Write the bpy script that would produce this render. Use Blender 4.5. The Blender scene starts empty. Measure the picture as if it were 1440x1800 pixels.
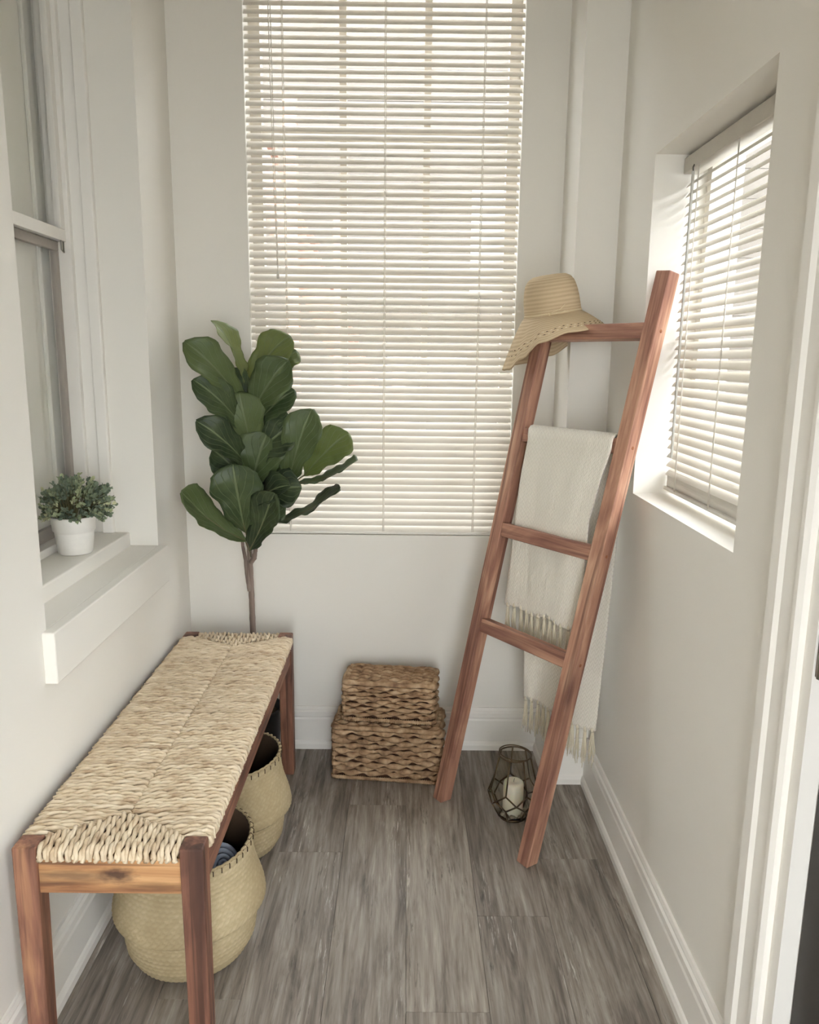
import bpy, bmesh, math, random
from mathutils import Vector, Matrix, noise
random.seed(11)
PI = math.pi
SC = bpy.context.scene
COL = SC.collection

# ------------------------------------------------------------------ camera
CAM_P = Vector((0, 0, 1.35))
F_PX, PITCH, YAW, ROLL = 1378.13, 0.19251, -0.00575, 0.01183
def camera():
    cy, sy, cp, sp = math.cos(YAW), math.sin(YAW), math.cos(PITCH), math.sin(PITCH)
    f = Vector((-sy*cp, cy*cp, -sp)); r = Vector((cy, sy, 0)); u = r.cross(f)
    cr, sr = math.cos(ROLL), math.sin(ROLL)
    r, u = r*cr + u*sr, u*cr - r*sr
    cd = bpy.data.cameras.new('camera'); co = bpy.data.objects.new('camera', cd); COL.objects.link(co)
    M = Matrix((r, u, -f)).transposed().to_4x4(); M.translation = CAM_P
    co.matrix_world = M
    cd.sensor_fit = 'HORIZONTAL'; cd.sensor_width = 36; cd.lens = 36*F_PX/1440
    cd.clip_start = .02; cd.clip_end = 200
    SC.camera = co
camera()

# ------------------------------------------------------------------ world and exposure
w = bpy.data.worlds.new('overcast_sky'); SC.world = w; w.use_nodes = True
bg = w.node_tree.nodes['Background']
bg.inputs[0].default_value = (.92, .96, 1.0, 1); bg.inputs[1].default_value = 6.0
SC.view_settings.view_transform = 'Standard'; SC.view_settings.look = 'None'
SC.view_settings.gamma = 1.0; SC.view_settings.use_curve_mapping = False
SC.view_settings.exposure = 1.16
SC.cycles.max_bounces = 7; SC.cycles.diffuse_bounces = 4; SC.cycles.glossy_bounces = 3; SC.cycles.transmission_bounces = 4; SC.cycles.transparent_max_bounces = 12
SC.cycles.use_adaptive_sampling = True; SC.cycles.adaptive_threshold = .05
SC.cycles.caustics_reflective = False; SC.cycles.caustics_refractive = False

# ------------------------------------------------------------------ colours and materials
def C(r, g, b, k=1.0):
    f = lambda v: (v/255/12.92 if v/255 <= .04045 else ((v/255+.055)/1.055)**2.4)*k
    return (min(1, f(r)), min(1, f(g)), min(1, f(b)), 1)

class NT:
    def __init__(s, name):
        s.m = bpy.data.materials.new(name); s.m.use_nodes = True; s.t = s.m.node_tree; s.N = s.t.nodes; s.L = s.t.links
        s.b = s.N['Principled BSDF']; s.out = s.N['Material Output']
    def n(s, typ, **kw):
        x = s.N.new(typ)
        for k, v in kw.items():
            if k.startswith('i_'):
                key = k[2:]; x.inputs[int(key) if key.isdigit() else key].default_value = v
            else: setattr(x, k, v)
        return x
    def l(s, a, b): s.L.new(a, b)
    def coords(s, kind='Object', scale=(1, 1, 1), rnd=True):
        tc = s.n('ShaderNodeTexCoord'); mp = s.n('ShaderNodeMapping'); mp.inputs['Scale'].default_value = scale
        if rnd:
            oi = s.n('ShaderNodeObjectInfo'); ml = s.n('ShaderNodeMath', operation='MULTIPLY', i_1=17.0)
            s.l(oi.outputs['Random'], ml.inputs[0])
            ad = s.n('ShaderNodeVectorMath', operation='ADD')
            s.l(tc.outputs[kind], ad.inputs[0]); s.l(ml.outputs[0], ad.inputs[1]); s.l(ad.outputs[0], mp.inputs['Vector'])
        else: s.l(tc.outputs[kind], mp.inputs['Vector'])
        return mp.outputs[0]
    def noise(s, vec, scale, detail=3, rough=.5, dist=0):
        x = s.n('ShaderNodeTexNoise', i_Scale=scale, i_Detail=detail, i_Roughness=rough, i_Distortion=dist); s.l(vec, x.inputs['Vector'])
        return x.outputs['Fac']
    def ramp(s, fac, stops):
        x = s.n('ShaderNodeValToRGB'); e = x.color_ramp.elements
        while len(e) < len(stops): e.new(.5)
        for k, (p, c) in enumerate(stops): e[k].position = p; e[k].color = c
        s.l(fac, x.inputs[0]); return x.outputs[0]
    def mix(s, fac, a, b, mode='MIX'):
        x = s.n('ShaderNodeMix', data_type='RGBA', blend_type=mode)
        for v, i in ((fac, 0), (a, 6), (b, 7)):
            if hasattr(v, 'is_linked'): s.l(v, x.inputs[i])
            else: x.inputs[i].default_value = v
        return x.outputs[2]
    def bump(s, h, strength, dist=.002):
        x = s.n('ShaderNodeBump', i_Strength=strength, i_Distance=dist); s.l(h, x.inputs['Height']); s.l(x.outputs[0], s.b.inputs['Normal'])
    def base(s, c):
        if hasattr(c, 'is_linked'): s.l(c, s.b.inputs['Base Color'])
        else: s.b.inputs['Base Color'].default_value = c
    def fin(s, rough=.6, spec=.3, **kw):
        s.b.inputs['Roughness'].default_value = rough; s.b.inputs['Specular IOR Level'].default_value = spec
        for k, v in kw.items(): s.b.inputs[k].default_value = v
        return s.m

def m_paint(name, c, rough=.55, bump=.05):
    t = NT(name); v = t.coords(rnd=False); h = t.noise(v, 180, 3)
    big = t.noise(v, 2.0, 2)
    t.base(t.mix(big, c, tuple(x*.97 for x in c[:3])+(1,))); t.bump(h, bump, .001)
    return t.fin(rough, .25)
def m_flat(name, c, rough=.5, spec=.3, **kw):
    t = NT(name); v = t.coords(); n = t.noise(v, 60, 2)
    t.base(t.mix(n, c, tuple(x*.9 for x in c[:3])+(1,))); return t.fin(rough, spec, **kw)
def m_wood(name, stops, axis, rough=.5, knots=True, fine=1.0):
    t = NT(name)
    sc = [1, 1, 1]; sc[axis] = .07
    v = t.coords(scale=tuple(sc))
    g = t.noise(v, 55*fine, 5, .6, .6)
    sc2 = [1, 1, 1]; sc2[axis] = .22
    v2 = t.coords(scale=tuple(sc2)); k = t.noise(v2, 13, 3, .55, 1.2)
    mixn = t.n('ShaderNodeMix', data_type='FLOAT', i_0=.55); t.l(g, mixn.inputs[2]); t.l(k, mixn.inputs[3])
    col = t.ramp(mixn.outputs[0], stops)
    sc4 = [1, 1, 1]; sc4[axis] = .035
    v5 = t.coords(scale=tuple(sc4)); dn = t.noise(v5, 42, 3, .6, .9)
    dm = t.ramp(dn, [(.50, (0, 0, 0, 1)), (.66, (.75, .75, .75, 1))]); col = t.mix(dm, col, stops[0][1])
    if knots:
        sc3 = [1, 1, 1]; sc3[axis] = .35
        v3 = t.coords(scale=tuple(sc3)); vo = t.n('ShaderNodeTexVoronoi', i_Scale=5.5); t.l(v3, vo.inputs['Vector'])
        kr = t.ramp(vo.outputs['Distance'], [(.0, (1, 1, 1, 1)), (.09, (.85, .85, .85, 1)), (.14, (.35, .35, .35, 1)), (.26, (0, 0, 0, 1))])
        col = t.mix(kr, col, stops[0][1])
    t.base(col); t.bump(g, .18, .001)
    return t.fin(rough, .35)

WALL = m_paint('wall_paint', C(237, 233, 224))
TRIM = m_paint('trim_paint', C(240, 236, 228), .4, .02)
CEIL = m_paint('ceiling_paint', C(222, 214, 198))
LADW = [(.28, C(104, 68, 58)), (.42, C(152, 108, 91)), (.53, C(179, 134, 111)), (.66, C(212, 173, 145))]
BENW = [(.32, C(62, 42, 36)), (.43, C(110, 75, 61)), (.55, C(144, 100, 80)), (.72, C(186, 140, 104))]
BENA = [(.32, C(84, 56, 44)), (.42, C(146, 102, 70)), (.53, C(184, 138, 94)), (.68, C(212, 170, 124))]
LAD_Z = m_wood('stained_pine_upright', LADW, 2); LAD_X = m_wood('stained_pine_rung', LADW, 0)
BEN_Z = m_wood('acacia_upright', BENW, 2); BEN_X = m_wood('acacia_cross', BENA, 0); BEN_Y = m_wood('acacia_long', BENW, 1)

def m_slat(name, c):
    t = NT(name); t.base(c); t.fin(.45, .35)
    tr = t.n('ShaderNodeBsdfTranslucent'); tr.inputs[0].default_value = c
    mx = t.n('ShaderNodeMixShader', i_0=.22); t.l(t.b.outputs[0], mx.inputs[1]); t.l(tr.outputs[0], mx.inputs[2]); t.l(mx.outputs[0], t.out.inputs[0])
    return t.m
SLAT = m_slat('vinyl_slat', C(238, 233, 223))
PLASTIC = m_flat('white_plastic', C(232, 228, 218), .4)
CORD = m_flat('blind_cord', C(238, 232, 220), .8)

def m_glass(name, tint=(1, 1, 1, 1), gloss=.08):
    t = NT(name); tr = t.n('ShaderNodeBsdfTransparent'); tr.inputs[0].default_value = tint
    gl = t.n('ShaderNodeBsdfGlossy', i_Roughness=.02); fr = t.n('ShaderNodeFresnel', i_IOR=1.45)
    ml = t.n('ShaderNodeMath', operation='ADD', i_1=gloss-.04); t.l(fr.outputs[0], ml.inputs[0]); ge = t.n('ShaderNodeNewGeometry'); iv = t.n('ShaderNodeMath', operation='SUBTRACT', i_0=1.0); t.l(ge.outputs['Backfacing'], iv.inputs[1]); m2 = t.n('ShaderNodeMath', operation='MULTIPLY'); t.l(ml.outputs[0], m2.inputs[0]); t.l(iv.outputs[0], m2.inputs[1]); ml = m2
    mx = t.n('ShaderNodeMixShader'); t.l(ml.outputs[0], mx.inputs[0]); t.l(tr.outputs[0], mx.inputs[1]); t.l(gl.outputs[0], mx.inputs[2]); t.l(mx.outputs[0], t.out.inputs[0])
    return t.m
GLASS = m_glass('window_glass'); LGLASS = m_glass('lantern_glass', (.96, .96, .94, 1), .05)

# ------------------------------------------------------------------ mesh builder
WORLD = {}
class MB:
    def __init__(s): s.v = []; s.f = []; s.uv = None; s.att = None
    def add(s, vs, fs):
        o = len(s.v); s.v += [Vector(p) for p in vs]; s.f += [tuple(i+o for i in f) for f in fs]; return s
    def box(s, x0, x1, y0, y1, z0, z1):
        return s.add([(x0,y0,z0),(x1,y0,z0),(x1,y1,z0),(x0,y1,z0),(x0,y0,z1),(x1,y0,z1),(x1,y1,z1),(x0,y1,z1)],
                     [(0,3,2,1),(4,5,6,7),(0,1,5,4),(1,2,6,5),(2,3,7,6),(3,0,4,7)])
    def tube(s, pts, rad, n=8, cap=True, flat=1.0, up=None):
        pts = [Vector(p) for p in pts]
        if not isinstance(rad, (list, tuple)): rad = [rad]*len(pts)
        vs = []; prev = None
        for i, p in enumerate(pts):
            d = (pts[min(i+1, len(pts)-1)] - pts[max(i-1, 0)])
            d = d.normalized() if d.length > 1e-9 else Vector((0, 0, 1))
            if prev is None:
                a = Vector(up) if up else (Vector((0, 0, 1)) if abs(d.z) < .9 else Vector((1, 0, 0)))
            else: a = prev
            a = (a - d*a.dot(d)); a = a.normalized() if a.length > 1e-6 else d.orthogonal().normalized()
            prev = a; b = d.cross(a)
            for k in range(n):
                t = 2*PI*k/n; vs.append(p + (a*math.cos(t)*flat + b*math.sin(t))*rad[i])
        fs = [(i*n+k, i*n+(k+1) % n, (i+1)*n+(k+1) % n, (i+1)*n+k) for i in range(len(pts)-1) for k in range(n)]
        if cap: fs += [tuple(range(n-1, -1, -1)), tuple((len(pts)-1)*n+k for k in range(n))]
        return s.add(vs, fs)
    def ring(s, pts, rad, n=6, flat=1.0, up=(0, 0, 1)):       # closed tube
        pts = [Vector(p) for p in pts]; m = len(pts)
        if not isinstance(rad, (list, tuple)): rad = [rad]*m
        vs = []
        for i, p in enumerate(pts):
            d = (pts[(i+1) % m]-pts[i-1]).normalized(); a = Vector(up); a = (a-d*a.dot(d)).normalized(); b = d.cross(a)
            for k in range(n):
                t = 2*PI*k/n; vs.append(p + (a*math.cos(t)*flat + b*math.sin(t))*rad[i])
        fs = [(i*n+k, i*n+(k+1) % n, ((i+1) % m)*n+(k+1) % n, ((i+1) % m)*n+k) for i in range(m) for k in range(n)]
        return s.add(vs, fs)
    def lathe(s, prof, n=32, c=(0, 0, 0), closed=False):
        c = Vector(c); vs = []
        for r, z in prof:
            for k in range(n): t = 2*PI*k/n; vs.append(c+Vector((r*math.cos(t), r*math.sin(t), z)))
        m = len(prof); fs = [(i*n+k, i*n+(k+1) % n, (i+1)*n+(k+1) % n, (i+1)*n+k) for i in range(m-1) for k in range(n)]
        if prof[0][0] > 1e-5 and not closed: fs.append(tuple(range(n-1, -1, -1)))
        if prof[-1][0] > 1e-5 and not closed: fs.append(tuple((m-1)*n+k for k in range(n)))
        return s.add(vs, fs)
    def extrude(s, poly, a, b):      # poly: 2D points given as function-mapped 3D lists at both ends
        n = len(poly[0]); return s.add(poly[0]+poly[1], [tuple(range(n-1, -1, -1)), tuple(range(n, 2*n))]+[(k, (k+1) % n, n+(k+1) % n, n+k) for k in range(n)])
    def grid(s, fn, nu, nv, uv=True, wrap=False):
        o = len(s.v); W = nu if wrap else nu+1
        for j in range(nv+1):
            for i in range(W): s.v.append(Vector(fn(i/nu, j/nv)))
        for j in range(nv):
            for i in range(nu):
                i2 = (i+1) % W; s.f.append((o+j*W+i, o+j*W+i2, o+(j+1)*W+i2, o+(j+1)*W+i))
        return s
    def mesh(s, name, smooth=False, angle=None):
        me = bpy.data.meshes.new(name); me.from_pydata([tuple(p) for p in s.v], [], s.f); me.update()
        if smooth: me.polygons.foreach_set('use_smooth', [True]*len(me.polygons))
        return me
    def build(s, name, m, parent=None, smooth=False, bevel=0, loc=None, seg=2, fix=True, sub=0):
        # vertices in world space; the object keeps them there whatever its parent
        base = Vector(loc) if loc is not None else Vector((0, 0, 0))
        if loc is not None: s.v = [p-base for p in s.v]
        me = s.mesh(name, smooth)
        if fix:
            bm = bmesh.new(); bm.from_mesh(me); bmesh.ops.recalc_face_normals(bm, faces=bm.faces); bm.to_mesh(me); bm.free()
        return place(name, me, m, base, parent, bevel, seg, sub)
def place(name, me, m, base=(0, 0, 0), parent=None, bevel=0, seg=2, sub=0, rot=None):
    o = bpy.data.objects.new(name, me); COL.objects.link(o)
    if m is not None and not me.materials: me.materials.append(m)
    base = Vector(base); WORLD[o.name] = base
    if parent is not None:
        o.parent = parent; o.location = base - WORLD[parent.name]
    else: o.location = base
    if rot is not None: o.rotation_euler = rot
    if bevel:
        b = o.modifiers.new('edge', 'BEVEL'); b.width = bevel; b.segments = seg; b.limit_method = 'ANGLE'; b.angle_limit = .6
        b.harden_normals = False
    if sub: x = o.modifiers.new('smooth', 'SUBSURF'); x.levels = sub; x.render_levels = sub
    return o
def thing(name, label, cat, loc, group=None):
    o = bpy.data.objects.new(name, None); COL.objects.link(o); o.location = loc; WORLD[o.name] = Vector(loc); o.empty_display_size = .05
    return tag(o, label, cat, group)
def tag(o, label=None, cat=None, group=None, kind=None):
    if label: o['label'] = label
    if cat: o['category'] = cat
    if group: o['group'] = group
    if kind: o['kind'] = kind
    return o
def struct(o, label=None): o['kind'] = 'structure'; return tag(o, label)
def box(name, m, parent, x0, x1, y0, y1, z0, z1, bevel=0, loc=None):
    c = ((x0+x1)/2, (y0+y1)/2, (z0+z1)/2)
    return MB().box(x0, x1, y0, y1, z0, z1).build(name, m, parent, bevel=bevel, loc=c)

# ------------------------------------------------------------------ room shell
XL, XR, YB, YF, ZC = -.73, .60, 2.57, -.80, 2.75
WL = dict(y0=1.527, y1=2.263, z0=.80, z1=2.5)      # opening left wall
WB = dict(x0=-.50, x1=.345, z0=.768, z1=2.55)      # opening back wall
WR = dict(y0=1.389, y1=2.035, z0=1.01, z1=1.846)   # opening right wall
SW_ = dict(y0=-.74, y1=.10, z0=.30, z1=1.95)            # unseen opening behind the viewer, added for side light
DR = dict(y0=.25, y1=1.105, z1=2.05)                # door right wall

b = MB(); T = .27; X0 = XL-T
b.box(X0, XL, YF-.15, WL['y0'], -.02, ZC); b.box(X0, XL, WL['y1'], YB+.2, -.02, ZC)
b.box(X0, XL, WL['y0'], WL['y1'], -.02, WL['z0']); b.box(X0, XL, WL['y0'], WL['y1'], WL['z1'], ZC)
struct(b.build('wall_left', WALL), 'plain white painted wall behind the long bench')
b = MB(); Y1 = YB+.2
b.box(XL, WB['x0'], YB, Y1, -.02, ZC); b.box(WB['x1'], XR+.22, YB, Y1, -.02, ZC)
b.box(WB['x0'], WB['x1'], YB, Y1, -.02, WB['z0']); b.box(WB['x0'], WB['x1'], YB, Y1, WB['z1'], ZC)
struct(b.build('wall_back', WALL), 'white painted end wall below the tall blind')
b = MB(); X1 = XR+.22
b.box(XR, X1, WR['y1'], YB, -.02, ZC); b.box(XR, X1, DR['y1'], WR['y0'], -.02, ZC)
b.box(XR, X1, WR['y0'], WR['y1'], -.02, WR['z0']); b.box(XR, X1, WR['y0'], WR['y1'], WR['z1'], ZC)
b.box(XR, X1, DR['y0'], DR['y1'], DR['z1'], ZC); b.box(XR, X1, SW_['y1'], DR['y0'], -.02, ZC); b.box(XR, X1, YF-.15, SW_['y0'], -.02, ZC)
b.box(XR, X1, SW_['y0'], SW_['y1'], -.02, SW_['z0']); b.box(XR, X1, SW_['y0'], SW_['y1'], SW_['z1'], ZC)
struct(b.build('wall_right', WALL), 'beige lit wall holding the recessed small window')
b = MB().box(.48, XR, 2.349, YB, 0, ZC)
struct(b.build('wall_corner', WALL), 'boxed out pillar in the corner behind the ladder')
# wall behind the camera: opening added and sized to let in fill light
GD = dict(x0=-.20, x1=.52, z0=.03, z1=1.95)
b = MB()
b.box(XL-T, GD['x0'], YF-.15, YF, -.02, ZC); b.box(GD['x1'], XR+.22, YF-.15, YF, -.02, ZC); b.box(GD['x0'], GD['x1'], YF-.15, YF, GD['z1'], ZC); b.box(GD['x0'], GD['x1'], YF-.15, YF, -.02, GD['z0'])
struct(b.build('wall_front', WALL), 'wall behind the viewer around the added glazed door')
struct(MB().box(XL-T, XR+.22, YF-.15, YB+.2, ZC, ZC+.1).build('ceiling', CEIL), 'plain flat ceiling')

# ------------------------------------------------------------------ floor of separate planks
def m_plank():
    t = NT('grey_vinyl_plank')
    v = t.coords(scale=(1, .045, 1)); a = t.noise(v, 95, 6, .65, .3)
    v2 = t.coords(scale=(1, .12, 1)); b2 = t.noise(v2, 22, 4, .65, .8)
    v3 = t.coords(scale=(1, .07, 1)); st = t.noise(v3, 130, 4, .7, .0)
    mx = t.n('ShaderNodeMix', data_type='FLOAT', i_0=.55); t.l(a, mx.inputs[2]); t.l(b2, mx.inputs[3])
    col = t.ramp(mx.outputs[0], [(.34, C(92, 85, 78)), (.43, C(124, 115, 106)), (.51, C(148, 139, 129)), (.59, C(167, 159, 149)), (.70, C(194, 187, 177))])
    v4 = t.coords(scale=(1, .16, 1)); pm = t.noise(v4, 9, 3, .6, .5)
    pr = t.ramp(pm, [(.50, (0, 0, 0, 1)), (.64, (1, 1, 1, 1))])
    sr = t.ramp(st, [(.56, (0, 0, 0, 1)), (.66, (1, 1, 1, 1))])
    msk = t.mix(1.0, sr, pr, 'MULTIPLY')
    hm = t.mix(1.0, msk, (.9, .9, .9, 1), 'MULTIPLY'); hi0 = t.mix(hm, col, C(214, 208, 199)); v6 = t.coords(scale=(1, .10, 1)); dk_ = t.noise(v6, 110, 4, .7, .2); dr_ = t.ramp(dk_, [(.56, (0, 0, 0, 1)), (.68, (.8, .8, .8, 1))]); pm2 = t.noise(v4, 14, 3, .6, .5); pr2 = t.ramp(pm2, [(.48, (0, 0, 0, 1)), (.62, (1, 1, 1, 1))]); hi = t.mix(t.mix(1.0, dr_, pr2, 'MULTIPLY'), hi0, C(84, 78, 72)); 
    oi = t.n('ShaderNodeObjectInfo'); vr = t.ramp(oi.outputs['Random'], [(0, (.86, .85, .84, 1)), (.5, (.97, .97, .97, 1)), (1, (1.06, 1.05, 1.03, 1))])
    t.base(t.mix(1.0, hi, vr, 'MULTIPLY')); t.bump(a, .12, .0008)
    return t.fin(.5, .3)
PLANK = m_plank()
fl = MB().box(XL-.0, XR+.0, YF, YB, -.03, -.004); fl.box(XR, XR+.22, DR['y0'], DR['y1'], -.03, -.004)
floor = struct(fl.build('floor', m_flat('subfloor', C(120, 114, 108), .8)), 'weathered grey wood-look plank floor')
PW = .177; xs = [XL]; x = -.695
while x < XR-.01: xs.append(x); x += PW
xs.append(XR)
joints = {-.341: 1.963, .19: 1.712, .013: 1.42, .367: 1.941, -.518: 1.45, -.695: 2.13, -.164: .98, .544: 1.30}
mesh_cache = {}
for i in range(len(xs)-1):
    a, c = xs[i], xs[i+1]
    jy = next((v for k, v in joints.items() if abs(k-a) < .02), 1.8)
    ys = sorted({YB} | {round(jy+1.22*k, 4) for k in range(-4, 3) if YF+.02 < jy+1.22*k < YB-.02} | {YF})
    for p, q in zip(ys[:-1], ys[1:]):
        key = (round(c-a, 3), round(q-p, 3))
        if key not in mesh_cache:
            hw, hl, g = (c-a)/2, (q-p)/2, .0003
            mesh_cache[key] = MB().box(-hw+g, hw-g, -hl+g, hl-g, -.006, 0).mesh('plank')
        place('plank', mesh_cache[key], PLANK, ((a+c)/2, (p+q)/2, 0), floor, bevel=.0005, seg=1)

# ------------------------------------------------------------------ baseboards
PROF = [(0, 0), (.021, 0), (.021, .018), (.017, .027), (.013, .031), (.013, .108), (.0105, .114), (.0105, .117), (.0135, .120), (.0135, .136), (.009, .141), (.009, .145), (.006, .154), (0, .154)]
def baseboard(name, label, p, q, nrm):
    p, q, nrm = Vector(p), Vector(q), Vector(nrm)
    A = [p + nrm*d + Vector((0, 0, z)) for d, z in PROF]; B = [q + nrm*d + Vector((0, 0, z)) for d, z in PROF]
    m = MB(); m.extrude([A, B], 0, 0); struct(m.build(name, TRIM), label)
baseboard('baseboard_left', 'white moulded baseboard behind the bench', (XL, YF, 0), (XL, YB, 0), (1, 0, 0))
baseboard('baseboard_back', 'white moulded baseboard along the end wall', (XL, YB, 0), (.48, YB, 0), (0, -1, 0))
baseboard('baseboard_pillar_side', 'white baseboard on the side of the corner pillar', (.48, YB, 0), (.48, 2.349-.0, 0), (-1, 0, 0))
baseboard('baseboard_pillar', 'short white baseboard on the corner pillar', (.48-.013, 2.349, 0), (XR, 2.349, 0), (0, -1, 0))
baseboard('baseboard_right', 'white moulded baseboard under the small window', (XR, 2.349, 0), (XR, 1.20, 0), (-1, 0, 0))

# ------------------------------------------------------------------ left window recess
b = MB().box(XL-.001, -.704, 1.505, 2.274, .69, .80)
struct(b.build('trim_1', WALL, bevel=.003), 'white apron and ledge below the left window')
b = MB().box(-.975, -.811, WL['y0']-.0, WL['y1'], .795, .84)
struct(b.build('trim_2', WALL, bevel=.004), 'raised white sill carrying the small potted plant')
b = MB()
b.box(-.885, -.853, WL['y1']-.020, WL['y1']+.0, .84, WL['z1']); b.box(-.925, -.885, WL['y1']-.008, WL['y1'], .84, WL['z1'])
b.box(-.885, -.853, WL['y0'], WL['y0']+.02, .84, WL['z1'])
struct(b.build('trim_3', TRIM, bevel=.003), 'stepped white jamb moulding of the left window')
wn = thing('window_1', None, None, (-.93, 1.895, .84)); struct(wn, 'double hung sash window with a dim view in the left wall')
y0, y1 = WL['y0'], WL['y1']
fr = MB()
fr.box(-.975, -.918, y1-.026, y1, .84, WL['z1']); fr.box(-.975, -.918, y0, y0+.026, .84, WL['z1']); fr.box(-.975, -.918, y0+.026, y1-.026, .84, .862); fr.box(-.975, -.918, y0+.026, y1-.026, WL['z1']-.03, WL['z1'])
fr.build('window_frame', TRIM, wn, bevel=.002)
up = MB(); up.box(-.948, -.930, y0+.026, y1-.026, 1.652, 1.683); up.box(-.948, -.930, y1-.052, y1-.026, 1.683, 2.47); up.box(-.948, -.930, y0+.026, y0+.052, 1.683, 2.47)
up.build('upper_sash', TRIM, wn, bevel=.0015)
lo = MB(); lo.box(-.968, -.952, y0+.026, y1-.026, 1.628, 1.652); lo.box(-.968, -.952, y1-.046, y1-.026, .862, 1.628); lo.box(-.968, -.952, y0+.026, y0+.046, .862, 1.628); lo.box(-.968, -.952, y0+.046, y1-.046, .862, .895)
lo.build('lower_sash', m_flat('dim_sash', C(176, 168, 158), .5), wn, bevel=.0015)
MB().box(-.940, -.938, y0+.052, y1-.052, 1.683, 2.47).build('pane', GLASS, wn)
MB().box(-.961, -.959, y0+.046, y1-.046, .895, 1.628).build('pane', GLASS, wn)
lt = MB().tube([(-.930, y1-.060, 1.652), (-.930, y1-.060, 1.628), (-.930, y1-.045, 1.622), (-.930, y1-.045, 1.650)], .0022, 6); lt.build('tilt_latch', m_flat('grey_latch', C(160, 156, 148)), wn, smooth=True)
t = NT('grey_green_shade'); v = t.coords(rnd=False); n_ = t.noise(v, 3, 2); t.base(t.ramp(n_, [(.35, C(236, 235, 222)), (.7, C(243, 241, 232))])); SHADE = t.fin(.9, .1)
sh = MB(); sh.box(-.996, -.990, y0+.0005, y1-.0005, .803, WL['z1']-.0005); sh.tube([(-.985, y1-.075, .86), (-.985, y1-.075, WL['z1']-.02)], .006, 6)
tag(sh.build('window_shade', SHADE), 'dull grey green shade drawn down behind the left sash window', 'window shade')

# ------------------------------------------------------------------ blinds
PITCH_S, SW, TILT = .0232, .0270, math.radians(50)
def slat_mesh(L, along, TILT=TILT):
    # curved strip; inner (room side) edge low, outer edge high. local: a = inward direction
    m = MB(); prof = []
    for k in range(6):
        s_ = (k/5-.5)*SW; h = .0022*(1-(2*(k/5)-1)**2)
        d = -s_*math.cos(TILT)+h*math.sin(TILT); z = s_*math.sin(TILT)+h*math.cos(TILT)
        prof.append((d, z))
    top = prof; bot = [(d-.0004*math.sin(TILT), z-.0005) for d, z in prof]
    poly = top+bot[::-1]
    def P(d, z, l): return (l, -d, z) if along == 'x' else (-d*-1*-1, l, z)
    A = [P(d, z, -L/2) for d, z in poly]; B = [P(d, z, L/2) for d, z in poly]
    n = len(A); m.add(A+B, [(k, (k+1) % n, n+(k+1) % n, n+k) for k in range(n)]+[tuple(range(n-1, -1, -1)), tuple(range(n, 2*n))])
    me = m.mesh('slat', True)
    bm = bmesh.new(); bm.from_mesh(me); bmesh.ops.recalc_face_normals(bm, faces=bm.faces); bm.to_mesh(me); bm.free()
    me.set_sharp_from_angle(angle=.7)
    return me
def cord(parent, pts, r=.0011, name='ladder_cord'):
    return MB().tube(pts, r, 5).build(name, CORD, parent, smooth=True)

# back blind
yb = YB+.018; bx0, bx1 = WB['x0']+.0008, WB['x1']-.0008
bb = thing('venetian_blind', 'tall white mini blind hanging over the end wall window behind the fig', 'blind', ((bx0+bx1)/2, yb, WB['z0']))
me = slat_mesh(bx1-bx0, 'x'); me.materials.append(SLAT)
z = WB['z0']+.020; nz = 0
while z < WB['z1']-.05:
    jit = random.uniform(-.0007, .0007)
    o = place('slat', me, None, ((bx0+bx1)/2, yb, z+jit), bb, rot=(random.uniform(-.02, .02), random.uniform(-.0012, .0012), 0)); z += PITCH_S; nz += 1
box('bottom_rail', PLASTIC, bb, bx0, bx1, yb-.010, yb+.012, WB['z0']+.002, WB['z0']+.011, .002)
box('headrail', PLASTIC, bb, bx0, bx1, yb-.014, yb+.024, WB['z1']-.032, WB['z1']-.002, .002)
for cx in (-.385, -.075, .225):
    for dx in (0, .004):
        cord(bb, [(cx+dx, yb-.0125, WB['z0']+.012)]+[(cx+dx+random.uniform(-.0006, .0006), yb-.0125, WB['z0']+.1+k*.1) for k in range(16)]+[(cx+dx, yb-.0125, WB['z1']-.03)])
cord(bb, [(-.418, yb-.018, WB['z1']-.03), (-.415, yb-.018, 2.2), (-.412, yb-.018, 1.9), (-.408, yb-.018, 1.62)], .0013, 'pull_cord')
cord(bb, [(-.425, yb-.018, WB['z1']-.03), (-.421, yb-.018, 2.2), (-.417, yb-.018, 1.9), (-.409, yb-.018, 1.62)], .0013, 'pull_cord')
MB().lathe([(.0, 0), (.004, .002), (.0045, .012), (.002, .026), (0, .028)], 10, (-.4085, yb-.018, 1.594)).build('cord_tassel', PLASTIC, bb, smooth=True)

# right blind
xb = XR+.088; ry0, ry1 = WR['y0']+.008, WR['y1']-.008
rb = thing('venetian_blind', 'small white mini blind inside the recessed right wall window with a clear tilt wand', 'blind', (xb, (ry0+ry1)/2, WR['z0']))
me = slat_mesh(ry1-ry0, 'y', math.radians(44)); me.materials.append(SLAT)
z = WR['z0']+.062
while z < WR['z1']-.055:
    place('slat', me, None, (xb, (ry0+ry1)/2, z+random.uniform(-.0008, .0008)), rb, rot=(random.uniform(-.002, .002), random.uniform(-.03, .03), 0)); z += PITCH_S*.98
for k in range(9):
    o = place('slat', me, None, (xb, (ry0+ry1)/2, WR['z0']+.028+k*.0028), rb, rot=(random.uniform(-.012, .012), -TILT*.92, 0))
box('bottom_rail', PLASTIC, rb, xb-.012, xb+.012, ry0, ry1, WR['z0']+.013, WR['z0']+.022, .002)
HEADM = m_flat('headrail_enamel', C(206, 200, 188), .5)
box('headrail', HEADM, rb, xb-.018, xb+.022, ry0-.004, ry1+.004, WR['z1']-.046, WR['z1']-.010, .002)
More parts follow.
